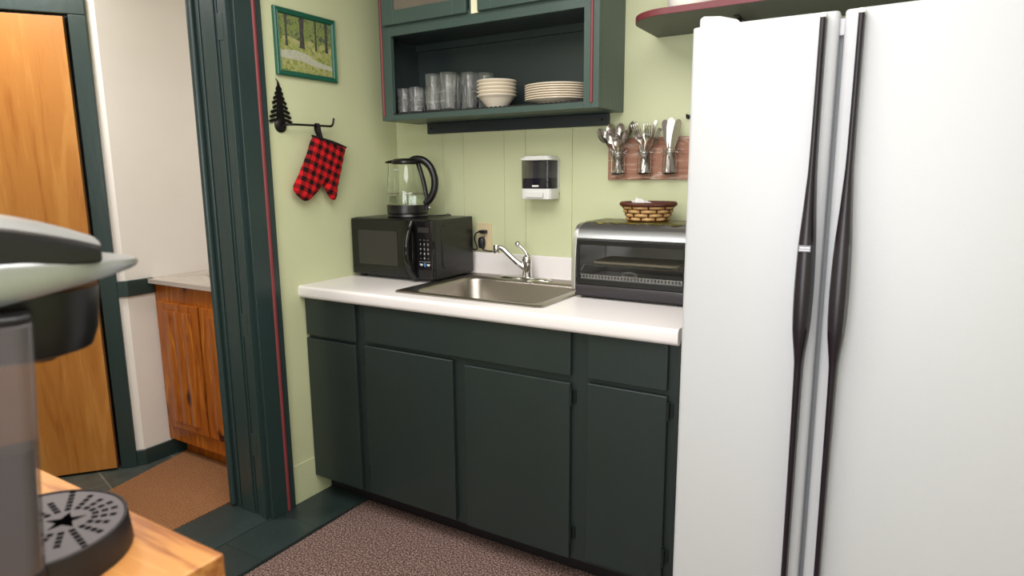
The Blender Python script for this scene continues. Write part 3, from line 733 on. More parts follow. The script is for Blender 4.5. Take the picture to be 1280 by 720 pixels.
one('crumb_tray', mat('bright_tray', (.8, .78, .75, 1), .35, metal=.4), to, crumb)
for x in (.04, TW-.04):
    for y in (.02, .22): one('foot', M['black_matte'], to, lambda bm: lathe(bm, [(0, .0002), (.012, .0002), (.014, .022), (0, .022)], (x, y, 0), 14), smooth=40)
# leaf place mat on top
def leafm(bm):
    random.seed(9); nx, ny = 40, 14; top = []; bot = []
    def zz(yo):                                            # drapes over the curved front edge of the oven
        pts = [(.028, .2505), (.034, .2535), (.048, .2585), (.062, .2625), (.3, .2625)]
        return next((p[1]+(q[1]-p[1])*(yo-p[0])/(q[0]-p[0]) for p, q in zip(pts, pts[1:]) if yo <= q[0]), .262)
    for j in range(ny+1):
        ra = []; rb = []
        for i in range(nx+1):
            u = -1+2*i/nx; v = -1+2*j/ny
            x = .2*u*(1-.04*abs(math.sin(v*5))); y = .105*v*(1-.10*abs(math.sin(u*9))-.03*math.cos(u*23))
            yo = .155+y; z = zz(yo)-.262+.0012
            ra.append(bm.verts.new((x, y, z+.0014+.0006*math.sin(x*60)))); rb.append(bm.verts.new((x, y, z-.0006)))
        top.append(ra); bot.append(rb)
    for S in (top, bot):
        for p, q in zip(S, S[1:]):
            for i in range(nx): bm.faces.new((p[i], p[i+1], q[i+1], q[i]))
    ring = lambda S: S[0]+[r[-1] for r in S[1:]]+S[-1][-2::-1]+[r[0] for r in S[-2:0:-1]]
    A, B = ring(top), ring(bot)
    for i in range(len(A)): k = (i+1) % len(A); bm.faces.new((A[i], A[k], B[k], B[i]))
lm = tag(one('place_mat', M['leafmat'], None, leafm), 'leaf printed placemat in brown and green on the toaster oven', 'placemat')
lm.location = (1.285, -.170, .9105+.262)
# basket
bk = thing('wicker_basket', 'small woven basket with dark braided rim on the leaf placemat', 'basket', (1.283, -.15, .9105+.2652))
def weave(bm):
    n = 18; rows = 4
    for j in range(rows):
        z = .010+j*.0135; r0 = .066+.022*(z/.06)
        pts = []
        for k in range(n*6+1):
            a = 2*PI*k/(n*6); r = r0+.0035*math.sin(n/2*a*1.0+PI*j)
            pts.append((r*math.cos(a), r*math.sin(a), z))
        tube(bm, pts, .0062, 8, cap=False)
one('weave', M['rattan_light'], bk, weave, smooth=70)
def stakes(bm):
    n = 18
    for k in range(n):
        a = 2*PI*(k+.5)/n
        tube(bm, [(.068*math.cos(a), .068*math.sin(a), .002), (.0895*math.cos(a), .0895*math.sin(a), .06)], .0036, 8)
    lathe(bm, [(0, 0.0005), (.066, .0005), (.068, .005), (.064, .006), (0, .006)], seg=32)
    lathe(bm, [(.064, .004), (.084, .06), (.0825, .06), (.0625, .004)], seg=32, closed=True)
one('stakes', M['rattan_dark'], bk, stakes, smooth=60)
def rim(bm):
    for ph in (0, 2*PI/3, 4*PI/3):
        tube(bm, [((.093+.004*math.cos(26*a+ph))*math.cos(a), (.093+.004*math.cos(26*a+ph))*math.sin(a), .061+.004*math.sin(26*a+ph)) for a in [2*PI*k/260 for k in range(261)]], .0042, 7, cap=False)
one('rim', M['rattan_dark'], bk, rim, smooth=60)
def packet(bm):
    puff(bm, [(-.022, -.014), (.022, -.014), (.022, .014), (-.022, .014)], .007, .004, .012, lambda u, v, w: (u, v, w+.0012*math.sin(u*260+v*180)))
pk = tag(one('sugar_packet', M['paper'], None, packet, smooth=60), 'white sugar packet standing highest in the woven basket', 'packet', 'white sugar packets in the basket')
PK = [((1.262, -.165, 1.243), (.9, .3, .4)), ((1.285, -.15, 1.236), (.3, .5, .9)), ((1.30, -.17, 1.236), (.5, -.3, 2.1)), ((1.245, -.17, 1.238), (.9, .1, 1.3)), ((1.318, -.15, 1.231), (.25, .1, .2)), ((1.275, -.125, 1.233), (.4, .2, 2.6)), ((1.325, -.165, 1.233), (.2, -.2, 1.2))]
for i, (l, r) in enumerate(PK):
    q = pk if i == 0 else pk.copy()
    if i: C.objects.link(q)
    q.location = l; q.rotation_euler = r
    q['label'] = 'small white sugar packet lying in the woven basket on the toaster oven'

# ------------------------------------------------------------------ cutlery board
cb = thing('cutlery_board', 'weathered reddish wood board on the back wall holding cutlery jars', 'board', (1.07, 0, 1.32))
bx('board', M['board_wood'], cb, 0, .47, -.014, -.0005, 0, .155, bevel=.002)
def jar_glass(bm):
    o = [(0, .0), (.021, .0), (.0255, .005), (.0262, .02), (.0262, .062), (.024, .072), (.0215, .078), (.0215, .084), (.0235, .087), (.0235, .094)]
    i = [(.0215, .094), (.0195, .088), (.0195, .078), (.0235, .064), (.0238, .02), (.022, .008), (0, .006)]
    lathe(bm, o+i, seg=28)
def jar_wire(bm):
    for z in (.081,): tube(bm, [(.0228*math.cos(a), .0228*math.sin(a), z) for a in [2*PI*k/28 for k in range(29)]], .0013, 6, cap=False)
    tube(bm, bez([(-.022, 0, .083), (-.032, .003, .079), (-.036, .010, .086), (-.030, .016, .092), (-.022, .012, .086)], 16), .0012, 6)
    tube(bm, bez([(.022, 0, .083), (.032, .003, .079), (.036, .010, .086), (.030, .016, .092), (.022, .012, .086)], 16), .0012, 6)
    tube(bm, [(-.008, -.0235, .079), (.008, -.0235, .079)], .0012, 6); tube(bm, [(0, -.0235, .07), (0, -.0235, .092)], .0012, 6)
JX = [1.123, 1.226, 1.321]; JY = -.043; JZ = 1.338
jl = ['small glass jar of spoons, leftmost on the wooden wall board', 'small glass jar of forks, middle one on the wooden wall board', 'small glass jar of knives, nearest the fridge on the wooden wall board']
j0 = thing('glass_jar', jl[0], 'jar', (JX[0], JY, JZ), 0, 'glass cutlery jars on the wall board')
one('jar_body', M['glass'], j0, jar_glass, smooth=50); one('wire_clamp', M['chrome'], j0, jar_wire, smooth=60)
for k in (1, 2):
    j = dup(j0, jl[k]); j.location = (JX[k], JY, JZ)

def strip(bm, st, off=Vector((0, 0, 0)), th=.0014):   # st: list of (z, halfwidth, ycentre, dish)
    m = 6; fr = []; bk_ = []
    for z, hw, yc, di in st:
        a = []; b = []
        for k in range(m+1):
            t = -1+2*k/m; y = yc+di*(1-t*t)
            a.append(bm.verts.new(off+Vector((t*hw, y-th/2, z)))); b.append(bm.verts.new(off+Vector((t*hw, y+th/2, z))))
        fr.append(a); bk_.append(b)
    for S in (fr, bk_):
        for a, b in zip(S, S[1:]):
            for k in range(m): bm.faces.new((a[k], a[k+1], b[k+1], b[k]))
    for i in range(len(st)-1):
        bm.faces.new((fr[i][0], fr[i+1][0], bk_[i+1][0], bk_[i][0])); bm.faces.new((fr[i][m], bk_[i][m], bk_[i+1][m], fr[i+1][m]))
    bm.faces.new(fr[0]+bk_[0][::-1]); bm.faces.new(fr[-1][::-1]+bk_[-1])
H_ = [(0, .0055, 0, 0), (.01, .0068, 0, 0), (.05, .0052, 0, 0), (.09, .0032, -.001, 0), (.118, .0026, .001, 0)]
def spoon(bm):
    L, hw = .058, .0185; st = list(H_)
    for k in range(1, 11):
        t = k/10; w_ = hw*math.sqrt(max(.0009, 1-(2*t-1)**2))*(1.0+.12*(.5-t)) if k < 10 else .002
        st.append((.118+L*t, max(w_, .003), .001+.002*t, .0075*math.sin(PI*t)))
    strip(bm, st)
def fork(bm):
    strip(bm, H_+[(.126, .005, .002, 0), (.134, .0105, .003, .001), (.142, .0125, .003, .001), (.150, .0128, .002, 0)])
    for x in (-.0108, -.0036, .0036, .0108):
        tube(bm, bez([(x, .002, .149), (x*1.02, -.001, .165), (x*1.0, -.002, .18), (x*.97, .001, .19)], 8), [.0019]*8+[.0008], 6)
def knife(bm):
    strip(bm, [(0, .0075, 0, 0), (.01, .0085, 0, 0), (.06, .007, 0, 0), (.085, .0062, 0, 0)], th=.005)
    strip(bm, [(.084, .0055, 0, 0), (.09, .0095, 0, 0), (.13, .0138, 0, 0), (.17, .0142, 0, 0), (.185, .0125, 0, 0), (.193, .0075, 0, 0), (.196, .002, 0, 0)])
proto = {'spoon': spoon, 'fork': fork, 'knife': knife}
def put(kind, jar, head, z, twist, label, first, y=-.065, scale=1):
    if first is None:
        first = tag(one(kind, M['silverware'], None, proto[kind], smooth=50), label, kind, {'spoon': 'spoons in the left wall jar', 'fork': 'forks in the middle wall jar', 'knife': 'knives in the wall jar nearest the fridge'}[kind]); o = first
    else: o = first.copy(); C.objects.link(o); o['label'] = label
    L = {'spoon': .15, 'fork': .16, 'knife': .19}[kind]
    top = Vector((head, y, z)); base = Vector((2*JX[jar]-head, JY, JZ+.008)); base.x = JX[jar]+max(-.013, min(.013, base.x-JX[jar])); base.y = JY+max(-.012, min(.012, (JY-y)*.5))
    d_ = (top-base).normalized(); o.rotation_mode = 'QUATERNION'
    q = Vector((0, 0, 1)).rotation_difference(d_); from_ = q @ Matrix.Rotation(twist, 3, 'Z').to_quaternion()
    o.rotation_quaternion = from_; o.location = top-d_*L*scale; o.scale = (scale,)*3
    return first
# keep handle ends inside the jar: length scaled to the reach of each piece
def place(kind, jar, rows, labels):
    f = None
    for (hx, hz, tw, y), lb in zip(rows, labels):
        L = {'spoon': .15, 'fork': .16, 'knife': .19}[kind]
        bx_ = JX[jar]+max(-.012, min(.012, -(hx-JX[jar])*.4)); by = JY-max(-.010, min(.010, (y-JY)*.5))
        reach = (Vector((hx, y, hz))-Vector((bx_, by, JZ+.010))).length
        f = put(kind, jar, hx, hz, tw, lb, f, y, reach/L)
place('spoon', 0, [(1.066, 1.488, .9, -.062), (1.087, 1.503, -.2, -.035), (1.099, 1.482, .15, -.066), (1.127, 1.503, .1, -.040), (1.129, 1.468, -.1, -.074), (1.158, 1.479, -.5, -.066), (1.164, 1.508, -.7, -.038)],
      ['spoon tilted farthest left, its bowl turned edge-on, in the left jar', 'spoon behind the others at the upper left of the left jar', 'bright round spoon facing out on the left side of the left jar', 'spoon standing upright at the back centre of the left jar', 'lowest, foremost spoon in the centre of the left jar', 'spoon with bright highlight leaning right at the front of the left jar', 'tall spoon leaning right at the back of the left jar'])
place('fork', 1, [(1.190, 1.500, .5, -.045), (1.211, 1.486, .1, -.068), (1.244, 1.490, -.1, -.066), (1.262, 1.503, -.9, -.05), (1.270, 1.480, -.6, -.035), (1.228, 1.498, .2, -.035)],
      ['fork tilted farthest left in the middle jar, behind its neighbour', 'fork facing out at the left front of the middle jar', 'bright fork facing out at the right front of the middle jar', 'tallest fork leaning right, turned edge-on, in the middle jar', 'fork leaning farthest right at the back of the middle jar', 'upright fork at the back centre of the middle jar'])
place('knife', 2, [(1.303, 1.527, .5, -.055), (1.318, 1.523, 1.2, -.040), (1.328, 1.532, .3, -.060), (1.356, 1.526, -.15, -.060)],
      ['grey butter knife farthest left in the knife jar', 'butter knife turned edge-on behind the centre of the knife jar', 'tallest bright butter knife in the centre of the knife jar', 'butter knife leaning right toward the fridge in the knife jar'])
hk = thing('wall_hook', 'tiny black hook on the green wall just left of the fridge edge', 'hook', (1.372, 0, 1.543))
one('hook', M['iron'], hk, lambda bm: [lathe(bm, [(0, 0), (.008, 0), (.008, .004), (0, .005)], seg=14), bmesh.ops.rotate(bm, verts=bm.verts, matrix=Matrix.Rotation(PI/2, 3, 'X')), tube(bm, bez([(0, -.004, 0), (0, -.02, -.004), (0, -.024, .008)], 8), .003, 8)], smooth=50)

# ------------------------------------------------------------------ upper cupboard
UX0, UX1, UY, UZ0, UZ1 = .131, 1.124, -.238, 1.572, 2.38
uc = thing('wall_cupboard', 'dark green wall cupboard with open lower shelf and red beading', 'cabinet', (UX0, 0, UZ0))
UW = UX1-UX0; UH = UZ1-UZ0
def ubody(bm):
    box(bm, 0, .014, UY+.02, 0, 0, UH); box(bm, UW-.014, UW, UY+.02, 0, 0, UH)
    box(bm, .014, UW-.014, UY+.02, 0, 0, .018); box(bm, .014, UW-.014, UY+.02, 0, UH-.02, UH)
    # face frame
    box(bm, 0, .060, UY, UY+.02, 0, UH); box(bm, UW-.058, UW, UY, UY+.02, 0, UH)
    box(bm, .060, UW-.058, UY, UY+.02, 0, .022); box(bm, .060, UW-.058, UY, UY+.02, .336, .39); box(bm, .060, UW-.058, UY, UY+.02, UH-.06, UH)
    box(bm, .455, .51, UY, UY+.02, .39, UH-.06)
one('carcass', M['green_upper'], uc, ubody, bevel=.001)
def uin(bm):
    box(bm, .014, UW-.014, -.006, -.001, .018, UH-.02); box(bm, .014, UW-.014, UY+.02, -.006, .338, .352)
    box(bm, .014, .017, UY+.021, -.006, .018, .338); box(bm, UW-.017, UW-.014, UY+.021, -.006, .018, .338)
    box(bm, .017, UW-.017, -.022, -.006, .31, .338)
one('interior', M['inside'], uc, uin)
def uliner(bm):
    n = 44; top = []; 
    box(bm, .02, UW-.06, UY+.004, -.01, .0225, .0245)
    for k in range(n):
        x0 = .062+(UW-.12)*k/n; w2 = (UW-.12)/n
        prism(bm, [(x0, .0225)]+[(x0+w2*j/6, .0245+.004*math.sin(PI*j/6)) for j in range(7)]+[(x0+w2, .0225)], (UY+.003, UY+.005), lambda u, v, w: (u, w, v))
one('shelf_liner', M['dark_liner'], uc, uliner)
for x in (.012, UW-.027):
    one('red_beading', M['red_trim'], uc, lambda bm: tube(bm, [(x, UY-.001, .018), (x, UY-.001, UH)], .0055, 8), smooth=60)
d1 = thing  # (doors below)
def udoor(x0, x1, z0, z1):
    def f(bm):
        s = .062; b = .034
        box(bm, x0, x0+s, UY-.019, UY-.001, z0, z1); box(bm, x1-s, x1, UY-.019, UY-.001, z0, z1)
        box(bm, x0+s, x1-s, UY-.019, UY-.001, z0, z0+b+.02); box(bm, x0+s, x1-s, UY-.019, UY-.001, z1-b, z1)
    return f
dl = one('door', M['green_upper'], uc, udoor(.032, .452, .376, UH-.05), bevel=.002)
bx('glass_pane', M['brown_pane'], dl, .084, .390, UY-.012, UY-.008, .43, UH-.084)
one('inner_beading', M['red_trim'], dl, lambda bm: tube(bm, [(.0845, UY-.016, .430), (.0845, UY-.016, UH-.084)], .003, 6), smooth=60)
one('knob', M['iron'], dl, lambda bm: bmesh.ops.create_uvsphere(bm, u_segments=12, v_segments=8, radius=.009, matrix=Matrix.Translation((.42, UY-.028, .55))), smooth=60)
bx('cream_strip', M['cream'], uc, .470, .500, UY-.008, UY-.0005, .372, UH-.06)  # cream vertical strip between the two doors
dr2 = one('door', M['green_upper'], uc, udoor(.505, UW-.034, .376, UH-.05), bevel=.002)
bx('glass_pane', M['brown_pane'], dr2, .567, UW-.096, UY-.012, UY-.008, .43, UH-.084)
bx('mounting_rail', mat('rail_dark_paint', rgb(32, 40, 46), .4, var=.1), uc, .066, UX1-UX0-.054, -.02, -.0005, -.046, -.001, bevel=.002)
for x in (.09, UX1-UX0-.08): one('screw', M['iron'], uc, lambda bm: tube(bm, [(x, -.023, -.024), (x, -.018, -.024)], .005, 10), smooth=40)

SZ = UZ0+.0248
def tumbler(h, r0, r1, fac=12):
    def f(bm):
        seg = 24
        o = [(0, 0), (r0*.92, 0), (r0, .004), (r0*1.02, h*.45), (r1*.985, h*.78), (r1, h*.82), (r1, h)]
        i = [(r1-.002, h), (r1-.002, h*.82), (r0-.001, h*.45), (r0*.88, .012), (0, .011)]
        lathe(bm, o+i, seg=seg)
        # pressed panels on the lower part
        for v in bm.verts:
            if .003 < v.co.z < h*.8 and Vector((v.co.x, v.co.y)).length > r0*.95:
                a = math.atan2(v.co.y, v.co.x); k = 1+.045*math.cos(a*fac); v.co.x *= k; v.co.y *= k
        for z in (h*.28, h*.52): lathe(bm, [(r0*1.03, z-.002), (r0*1.07, z), (r0*1.03, z+.002)], seg=24)
    return f
M['pressed_glass'] = glass_mat('pressed_glass', (1, 1, 1, 1), .03, 1.5); M['pressed_glass'].node_tree.nodes['Principled BSDF'].inputs['Transmission Weight'].default_value = .965  # slight white haze mixed into the glass colour to brighten the tumblers
gs = tag(one('glass_tumbler', M['pressed_glass'], None, tumbler(.108, .029, .031), smooth=50), 'x', 'glass', 'short tumblers in the wall cupboard')
SH = [((.203, -.175), 'short clear tumbler at the far left end of the cupboard shelf'), ((.272, -.180), 'short clear tumbler, second from the left on the shelf'), ((.318, -.125), 'short clear tumbler set back between the short and tall glasses'), ((.240, -.105), 'short clear tumbler behind the two front short glasses')]
for i, ((x, y), lb) in enumerate(SH):
    o = gs if i == 0 else gs.copy()
    if i: C.objects.link(o)
    o.location = (x, y, SZ); o['label'] = lb
gt = tag(one('tall_glass', M['pressed_glass'], None, tumbler(.152, .031, .034), smooth=50), 'x', 'glass', 'tall glasses in the wall cupboard')
TL = [((.366, -.185), 'tall clear glass, leftmost of the tall ones, beside the short tumblers'), ((.445, -.188), 'tall clear glass, second tall one from the left at the front'), ((.512, -.135), 'tall clear glass set back behind the front pair'), ((.560, -.09), 'tall clear glass at the back, just left of the bowls'), ((.42, -.10), 'tall clear glass at the back, behind the front pair of tall ones'), ((.350, -.06), 'tall clear glass farthest back behind the short tumblers')]
for i, ((x, y), lb) in enumerate(TL):
    o = gt if i == 0 else gt.copy()
    if i: C.objects.link(o)
    o.location = (x, y, SZ); o['label'] = lb
def bowl(bm):
    o = [(0, 0), (.034, 0), (.036, .004), (.046, .018), (.060, .036), (.0665, .046), (.0735, .049), (.0745, .052), (.073, .054)]
    i = [(.064, .051), (.057, .040), (.043, .022), (.03, .008), (0, .006)]
    lathe(bm, o+i, seg=40)
b0 = tag(one('bowl', M['china'], None, bowl, smooth=50), 'x', 'bowl', 'stacked cream bowls in the cupboard')
for i, lb in enumerate(('bottom cream bowl of the stack, its whole side showing', 'cream bowl second from the bottom of the stack', 'cream bowl in the middle of the stack of five', 'cream bowl just below the top one of the stack', 'topmost cream bowl of the stack beside the tall glasses')):
    o = b0 if i == 0 else b0.copy()
    if i: C.objects.link(o)
    o.location = (.652, -.150, SZ+.0136*i); o.scale = (1.07, 1.07, 1); o.rotation_euler = (0, 0, i*.3); o['label'] = lb
def plate(bm):
    R_ = .127
    o = [(0, 0), (.068, 0), (.072, .003), (.085, .010), (R_-.006, .0165), (R_, .018), (R_, .0205)]
    i = [(R_-.006, .0200), (.083, .0125), (.068, .0055), (0, .0045)]
    lathe(bm, o+i, seg=56)
p0 = tag(one('dinner_plate', M['china'], None, plate, smooth=50), 'x', 'plate', 'stacked cream plates in the cupboard')
for i, lb in enumerate(('bottom cream plate of the stack in the cupboard', 'cream plate second from the bottom of the plate stack', 'cream plate third from the bottom of the plate stack', 'cream plate fourth from the bottom of the plate stack', 'cream plate third from the top of the plate stack', 'cream plate just beneath the top one of the plate stack', 'topmost cream plate of the stack at the right end of the shelf')):
    o = p0 if i == 0 else p0.copy()
    if i: C.objects.link(o)
    o.location = (.915, -.135, SZ+.0085*i); o['label'] = lb

# ------------------------------------------------------------------ picture on the left wall
pf = thing('framed_picture', 'green framed garden landscape picture high on the left wall', 'picture', (0, -.52, 1.844))
def frame(bm):
    prof = [(0, 0), (0, .012), (.004, .016), (.009, .013), (.012, .012), (.016, .014), (.019, .010), (.021, .006), (.021, 0)]
    hw, hh = .152, .1225; cor = [(-1, -1), (1, -1), (1, 1), (-1, 1)]
    rings = [[bm.verts.new((d+.001, sx*(hw-i), sz*(hh-i))) for i, d in prof] for sx, sz in cor]
    for a in range(4):
        A, B = rings[a], rings[(a+1) % 4]
        for k in range(len(prof)): k2 = (k+1) % len(prof); bm.faces.new((A[k], A[k2], B[k2], B[k]))
one('frame', M['frame_green'], pf, frame, smooth=25)
art = bx('print', M['meadow'], pf, .001, .005, -.132, .132, -.103, .103)
def blob(pts): return lambda bm: prism(bm, pts, (.005, .0056), lambda u, v, w: (w, u, v))
one('tree_line', M['foliage'], art, blob([(-.131, .102), (.131, .102), (.131, .015), (.1, .022), (.06, .012), (.02, .024), (-.03, .014), (-.08, .026), (-.131, .02)]))
one('stream', M['pale_paint'], art, lambda bm: prism(bm, [(-.131, -.03), (-.06, -.022), (0, -.03), (.05, -.05), (.131, -.062), (.131, -.078), (.04, -.072), (-.03, -.058), (-.131, -.056)], (.005, .0053), lambda u, v, w: (w, u, v)))
M['bark'] = garden('painted_bark', [rgb(40, 36, 44), rgb(70, 66, 70), rgb(90, 92, 70)], 40)
one('tree_trunks', M['bark'], art, lambda bm: [prism(bm, [(c-w, -.01), (c+w, -.012), (c+w*.7, .05), (c+w*1.2, .102), (c-w*.8, .102), (c-w*.6, .04)], (.0054, .0058), lambda u, v, w: (w, u, v)) for c, w in ((-.095, .006), (-.02, .013), (.05, .005), (.105, .008))])

# ------------------------------------------------------------------ tree hook + oven mitt
th_ = thing('tree_wall_hook', 'black iron pine tree wall hook with a long arm on the left wall', 'hook', (0, -.667, 1.535))
def treeo(bm):
    random.seed(5); H = .166; L_ = []; Rr = []; n = 8
    for k in range(n):
        z = .016+(H-.03)*k/n; w_ = (.048*(1-k/n)**.8+.004)
        for S, lst in ((-1, L_), (1, Rr)):
            j = random.uniform(.88, 1.08); ww = w_*j
            lst += [(S*(ww*.30+.002), z+.001), (S*ww*.62, z-.004), (S*ww*.8, z-.008), (S*ww*.97, z-.006), (S*ww*1.03, z), (S*ww*.85, z+.004), (S*ww*.62, z+.0075), (S*(ww*.30+.002), z+.0105)]
    return [(-.010, 0)]+L_+[(-.004, H-.006), (-.010, H+.002), (-.0105, H+.006), (-.006, H+.001), (.002, H-.008)]+Rr[::-1]+[(.010, 0)]
def treem(bm): prism(bm, treeo(bm), (.004, .0065), lambda u, v, w: (w, u, v))
one('tree', M['iron'], th_, treem)
def disc(bm):
    lathe(bm, [(0, 0), (.027, 0), (.027, .004), (.02, .010), (0, .012)], seg=24); bmesh.ops.rotate(bm, verts=bm.verts, matrix=Matrix.Rotation(PI/2, 3, 'Y'))
one('disc', M['iron'], th_, disc, smooth=40)
RX = .042
def arm(bm): tube(bm, bez([(.010, .002, -.002), (.022, .008, .002), (RX-.002, .022, .003), (RX, .05, .004), (RX, .14, .006), (RX, .205, .007)], 24)+bez([(RX, .215, .007), (RX, .226, .012), (RX, .232, .024), (RX, .236, .040)], 9), .0042, 10)
one('arm', M['iron'], th_, arm, smooth=60)
mo = [(-.538,1.499),(-.452,1.481),(-.365,1.462),(-.376,1.43),(-.388,1.398),(-.399,1.366),(-.409,1.336),(-.418,1.31),(-.425,1.29),(-.430,1.27),(-.431,1.255),(-.437,1.247),(-.447,1.245),(-.459,1.248),(-.467,1.254),(-.476,1.266),(-.484,1.28),(-.490,1.298),(-.495,1.310),(-.501,1.312),(-.512,1.301),(-.525,1.288),(-.541,1.274),(-.557,1.263),(-.572,1.252),(-.585,1.247),(-.600,1.247),(-.613,1.252),(-.626,1.262),(-.641,1.276),(-.649,1.286),(-.651,1.298),(-.648,1.308),(-.643,1.316),(-.621,1.352),(-.600,1.387),(-.583,1.418),(-.568,1.443),(-.555,1.470)]
MC = (-.50, 1.38)
mt = thing('oven_mitt', 'red and black checked oven mitt hanging from the tree hook', 'oven mitt', (.032, MC[0], MC[1]))
mp_ = [(y-MC[0], z-MC[1]) for y, z in mo]
one('mitt', M['plaid'], mt, lambda bm: puff(bm, mp_, .007, .017, .03, lambda u, v, w: (w+.0012*math.sin(u*120)*math.sin(v*110)*(1 if w else 0), u, v)), smooth=70)
a_, b_ = Vector((0, -.041, .121)), Vector((0, .138, .081))
one('cuff_binding', M['band_black'], mt, lambda bm: [tube(bm, [a_.lerp(b_, t/10)+Vector((.014*math.sin(PI*t/10), 0, 0)) for t in range(11)], .0045, 8), tube(bm, [a_.lerp(b_, t/10)-Vector((.014*math.sin(PI*t/10), 0, 0)) for t in range(11)], .0045, 8)], smooth=60)
def loop(bm):
    x = RX-.032; z0 = 1.5405-MC[1]; y0 = -.522-MC[0]
    pts = bez([(x-.004, y0+.012, .112), (x-.009, y0+.002, .14), (x-.008, y0, z0+.002), (x, y0, z0+.009), (x+.008, y0, z0+.002), (x+.008, y0+.004, .14), (x+.004, y0+.016, .112)], 30)
    rings = []
    for p in pts: rings.append([bm.verts.new(p+Vector((0, s, 0))) for s in (-.008, .008)])
    for a, b in zip(rings, rings[1:]): bm.faces.new((a[0], a[1], b[1], b[0]))
one('hanging_loop', M['band_black'], mt, loop, solid=.0018)

# ------------------------------------------------------------------ shelf over the fridge
SHZ = 1.827
shf = thing('wall_shelf', 'dark red edged shelf with rounded end on the wall above the fridge', 'shelf', (1.247, 0, SHZ))
def sh_out(i=0):
    return [(0+i, 0), (0+i, -.09)]+[(.13-(.13-i)*math.cos(a), -.20-(.13-i)*math.sin(a)) for a in [PI/2*k/10*1.0 for k in range(0, 11)]]+[(1.9, -.33+i), (1.9, 0)]
one('plank', M['shelf_grey'], shf, lambda bm: prism(bm, sh_out(.002), (.0, .019), lambda u, v, w: (u, v, w)))
one('red_edge', M['shelf_red'], shf, lambda bm: [prism(bm, sh_out(0)[0:-1], (.0005, .0205), lambda u, v, w: (u, v, w))], bevel=.001)
def brk(bm):
    tube(bm, [(.32, -.012, -.14), (.32, -.16, -.003)], .008, 4); box(bm, .312, .328, -.005, -.0005, -.16, -.001); box(bm, .312, .328, -.2, -.005, -.004, -.0005)
one('bracket', M['iron'], shf, brk)
cr = thing('ceramic_crock', 'white ceramic crock at the rounded end of the wall shelf', 'crock', (1.428, -.19, SHZ+.0208))
one('crock_body', M['crock'], cr, lambda bm: lathe(bm, [(0, .0), (.074, .0), (.078, .004), (.080, .05), (.082, .16), (.080, .168), (.074, .168), (.072, .012), (0, .010)], seg=40), smooth=50)
tag(one('paper_doily', mat('yellowed_paper', rgb(214, 196, 140), .8), None, lambda bm: prism(bm, [(.094*math.cos(a)*(1+.05*math.sin(a*9)), .092*math.sin(a)*(1+.05*math.sin(a*9))) for a in [2*PI*k/60 for k in range(60)]], (0, .0006), lambda u, v, w: (u, v, w))), 'yellowed paper doily under the white crock on the wall shelf', 'doily').location = (1.428, -.19, SHZ+.0201)
tn = thing('cream_tin', 'pale cream round tin on the wall shelf right of the crock', 'tin', (1.625, -.17, SHZ+.0206))
one('tin_body', M['cream'], tn, lambda bm: lathe(bm, [(0, 0), (.07, 0), (.072, .003), (.072, .14), (0, .14)], seg=36), smooth=40)
one('tin_lid', M['cream'], tn, lambda bm: lathe(bm, [(0, .140), (.0735, .1395), (.0735, .152), (.07, .155), (0, .155)], seg=36), smooth=40)

# ------------------------------------------------------------------ refrigerator
FX0, FX1, FY = 1.586, 2.50, -.74
fr = thing('refrigerator', 'large white side-by-side refrigerator with long dark handles', 'refrigerator', (FX0, FY, 0))
FWID = FX1-FX0
one('body', M['fridge'], fr, lambda bm: box(bm, .006, FWID-.006, .075, .70, .02, 1.672), bevel=.006)
bx('toe_grille', M['gasket'], fr, .01, FWID-.01, .05, .08, -.01, .075)
def fdoor(x0, x1):
    def f(bm):
        n = 10; pts = [(x0, .068), (x0, .012)]+[(x0+.0+.012-.012*math.cos(a), .012-.012*math.sin(a)) for a in (PI/6, PI/3)]
        for k in range(n+1):
            t = k/n; pts.append((x0+.012+(x1-x0-.024)*t, -.004*math.sin(PI*t)))
        pts += [(x1-.012+.012*math.sin(a), .012-.012*math.cos(a)) for a in (PI/6, PI/3)]+[(x1, .012), (x1, .068)]
        prism(bm, pts, (.08, 1.69), lambda u, v, w: (u, v, w))
    return f
dA = one('freezer_door', M['fridge'], fr, fdoor(0, .322), bevel=.005, bseg=3)
dB = one('fresh_food_door', M['fridge'], fr, fdoor(.332, FWID), bevel=.005, bseg=3)
bx('door_gasket', M['gasket'], fr, .314, .340, .03, .072, .085, 1.66)
bx('top_strip', M['fridge'], fr, .318, .336, .02, .075, 1.64, 1.676, bevel=.002)
def handle(xa, mir):
    # half-width and stand-off along the height
    st = [(1.672, .0065, .03), (1.6, .0065, .034), (1.45, .0068, .04), (1.36, .0075, .045), (1.31, .0095, .05), (1.25, .0125, .056), (1.18, .0165, .062), (1.10, .0185, .065), (1.04, .0185, .065), (.98, .0165, .062), (.92, .0105, .054), (.88, .0085, .05), (.75, .0075, .045), (.55, .0068, .04), (.3, .0065, .034), (.10, .0065, .03)]
    def f(bm):
        rings = []
        pts = bez([(0, w_, z) for z, w_, d in st], 60); dp = bez([(0, d, z) for z, w_, d in st], 60)
        for a, b in zip(pts, dp):
            w_, d, z = a.y, b.y, a.z
            rings.append([bm.verts.new((xa+u*w_, -.004-v, z)) for u, v in ((-1, 0), (-1, d*.7), (-.8, d*.92), (-.3, d), (.3, d), (.8, d*.92), (1, d*.7), (1, 0))])
        for a, b in zip(rings, rings[1:]):
            for k in range(8): bm.faces.new((a[k], a[(k+1) % 8], b[(k+1) % 8], b[k]))
        bm.faces.new(rings[0]); bm.faces.new(rings[-1][::-1])
    return f
h1 = one('handle', M['handle_dark'], dA, handle(.292, 1), smooth=45)
h2 = one('handle', M['handle_dark'], dB, handle(.366, 1), smooth=45)
for h_, x in ((h1, .292), (h2, .366)): bx('end_cap', M['white_plastic'], h_, x-.0075, x+.0075, -.036, -.001, 1.672, 1.682, bevel=.002)
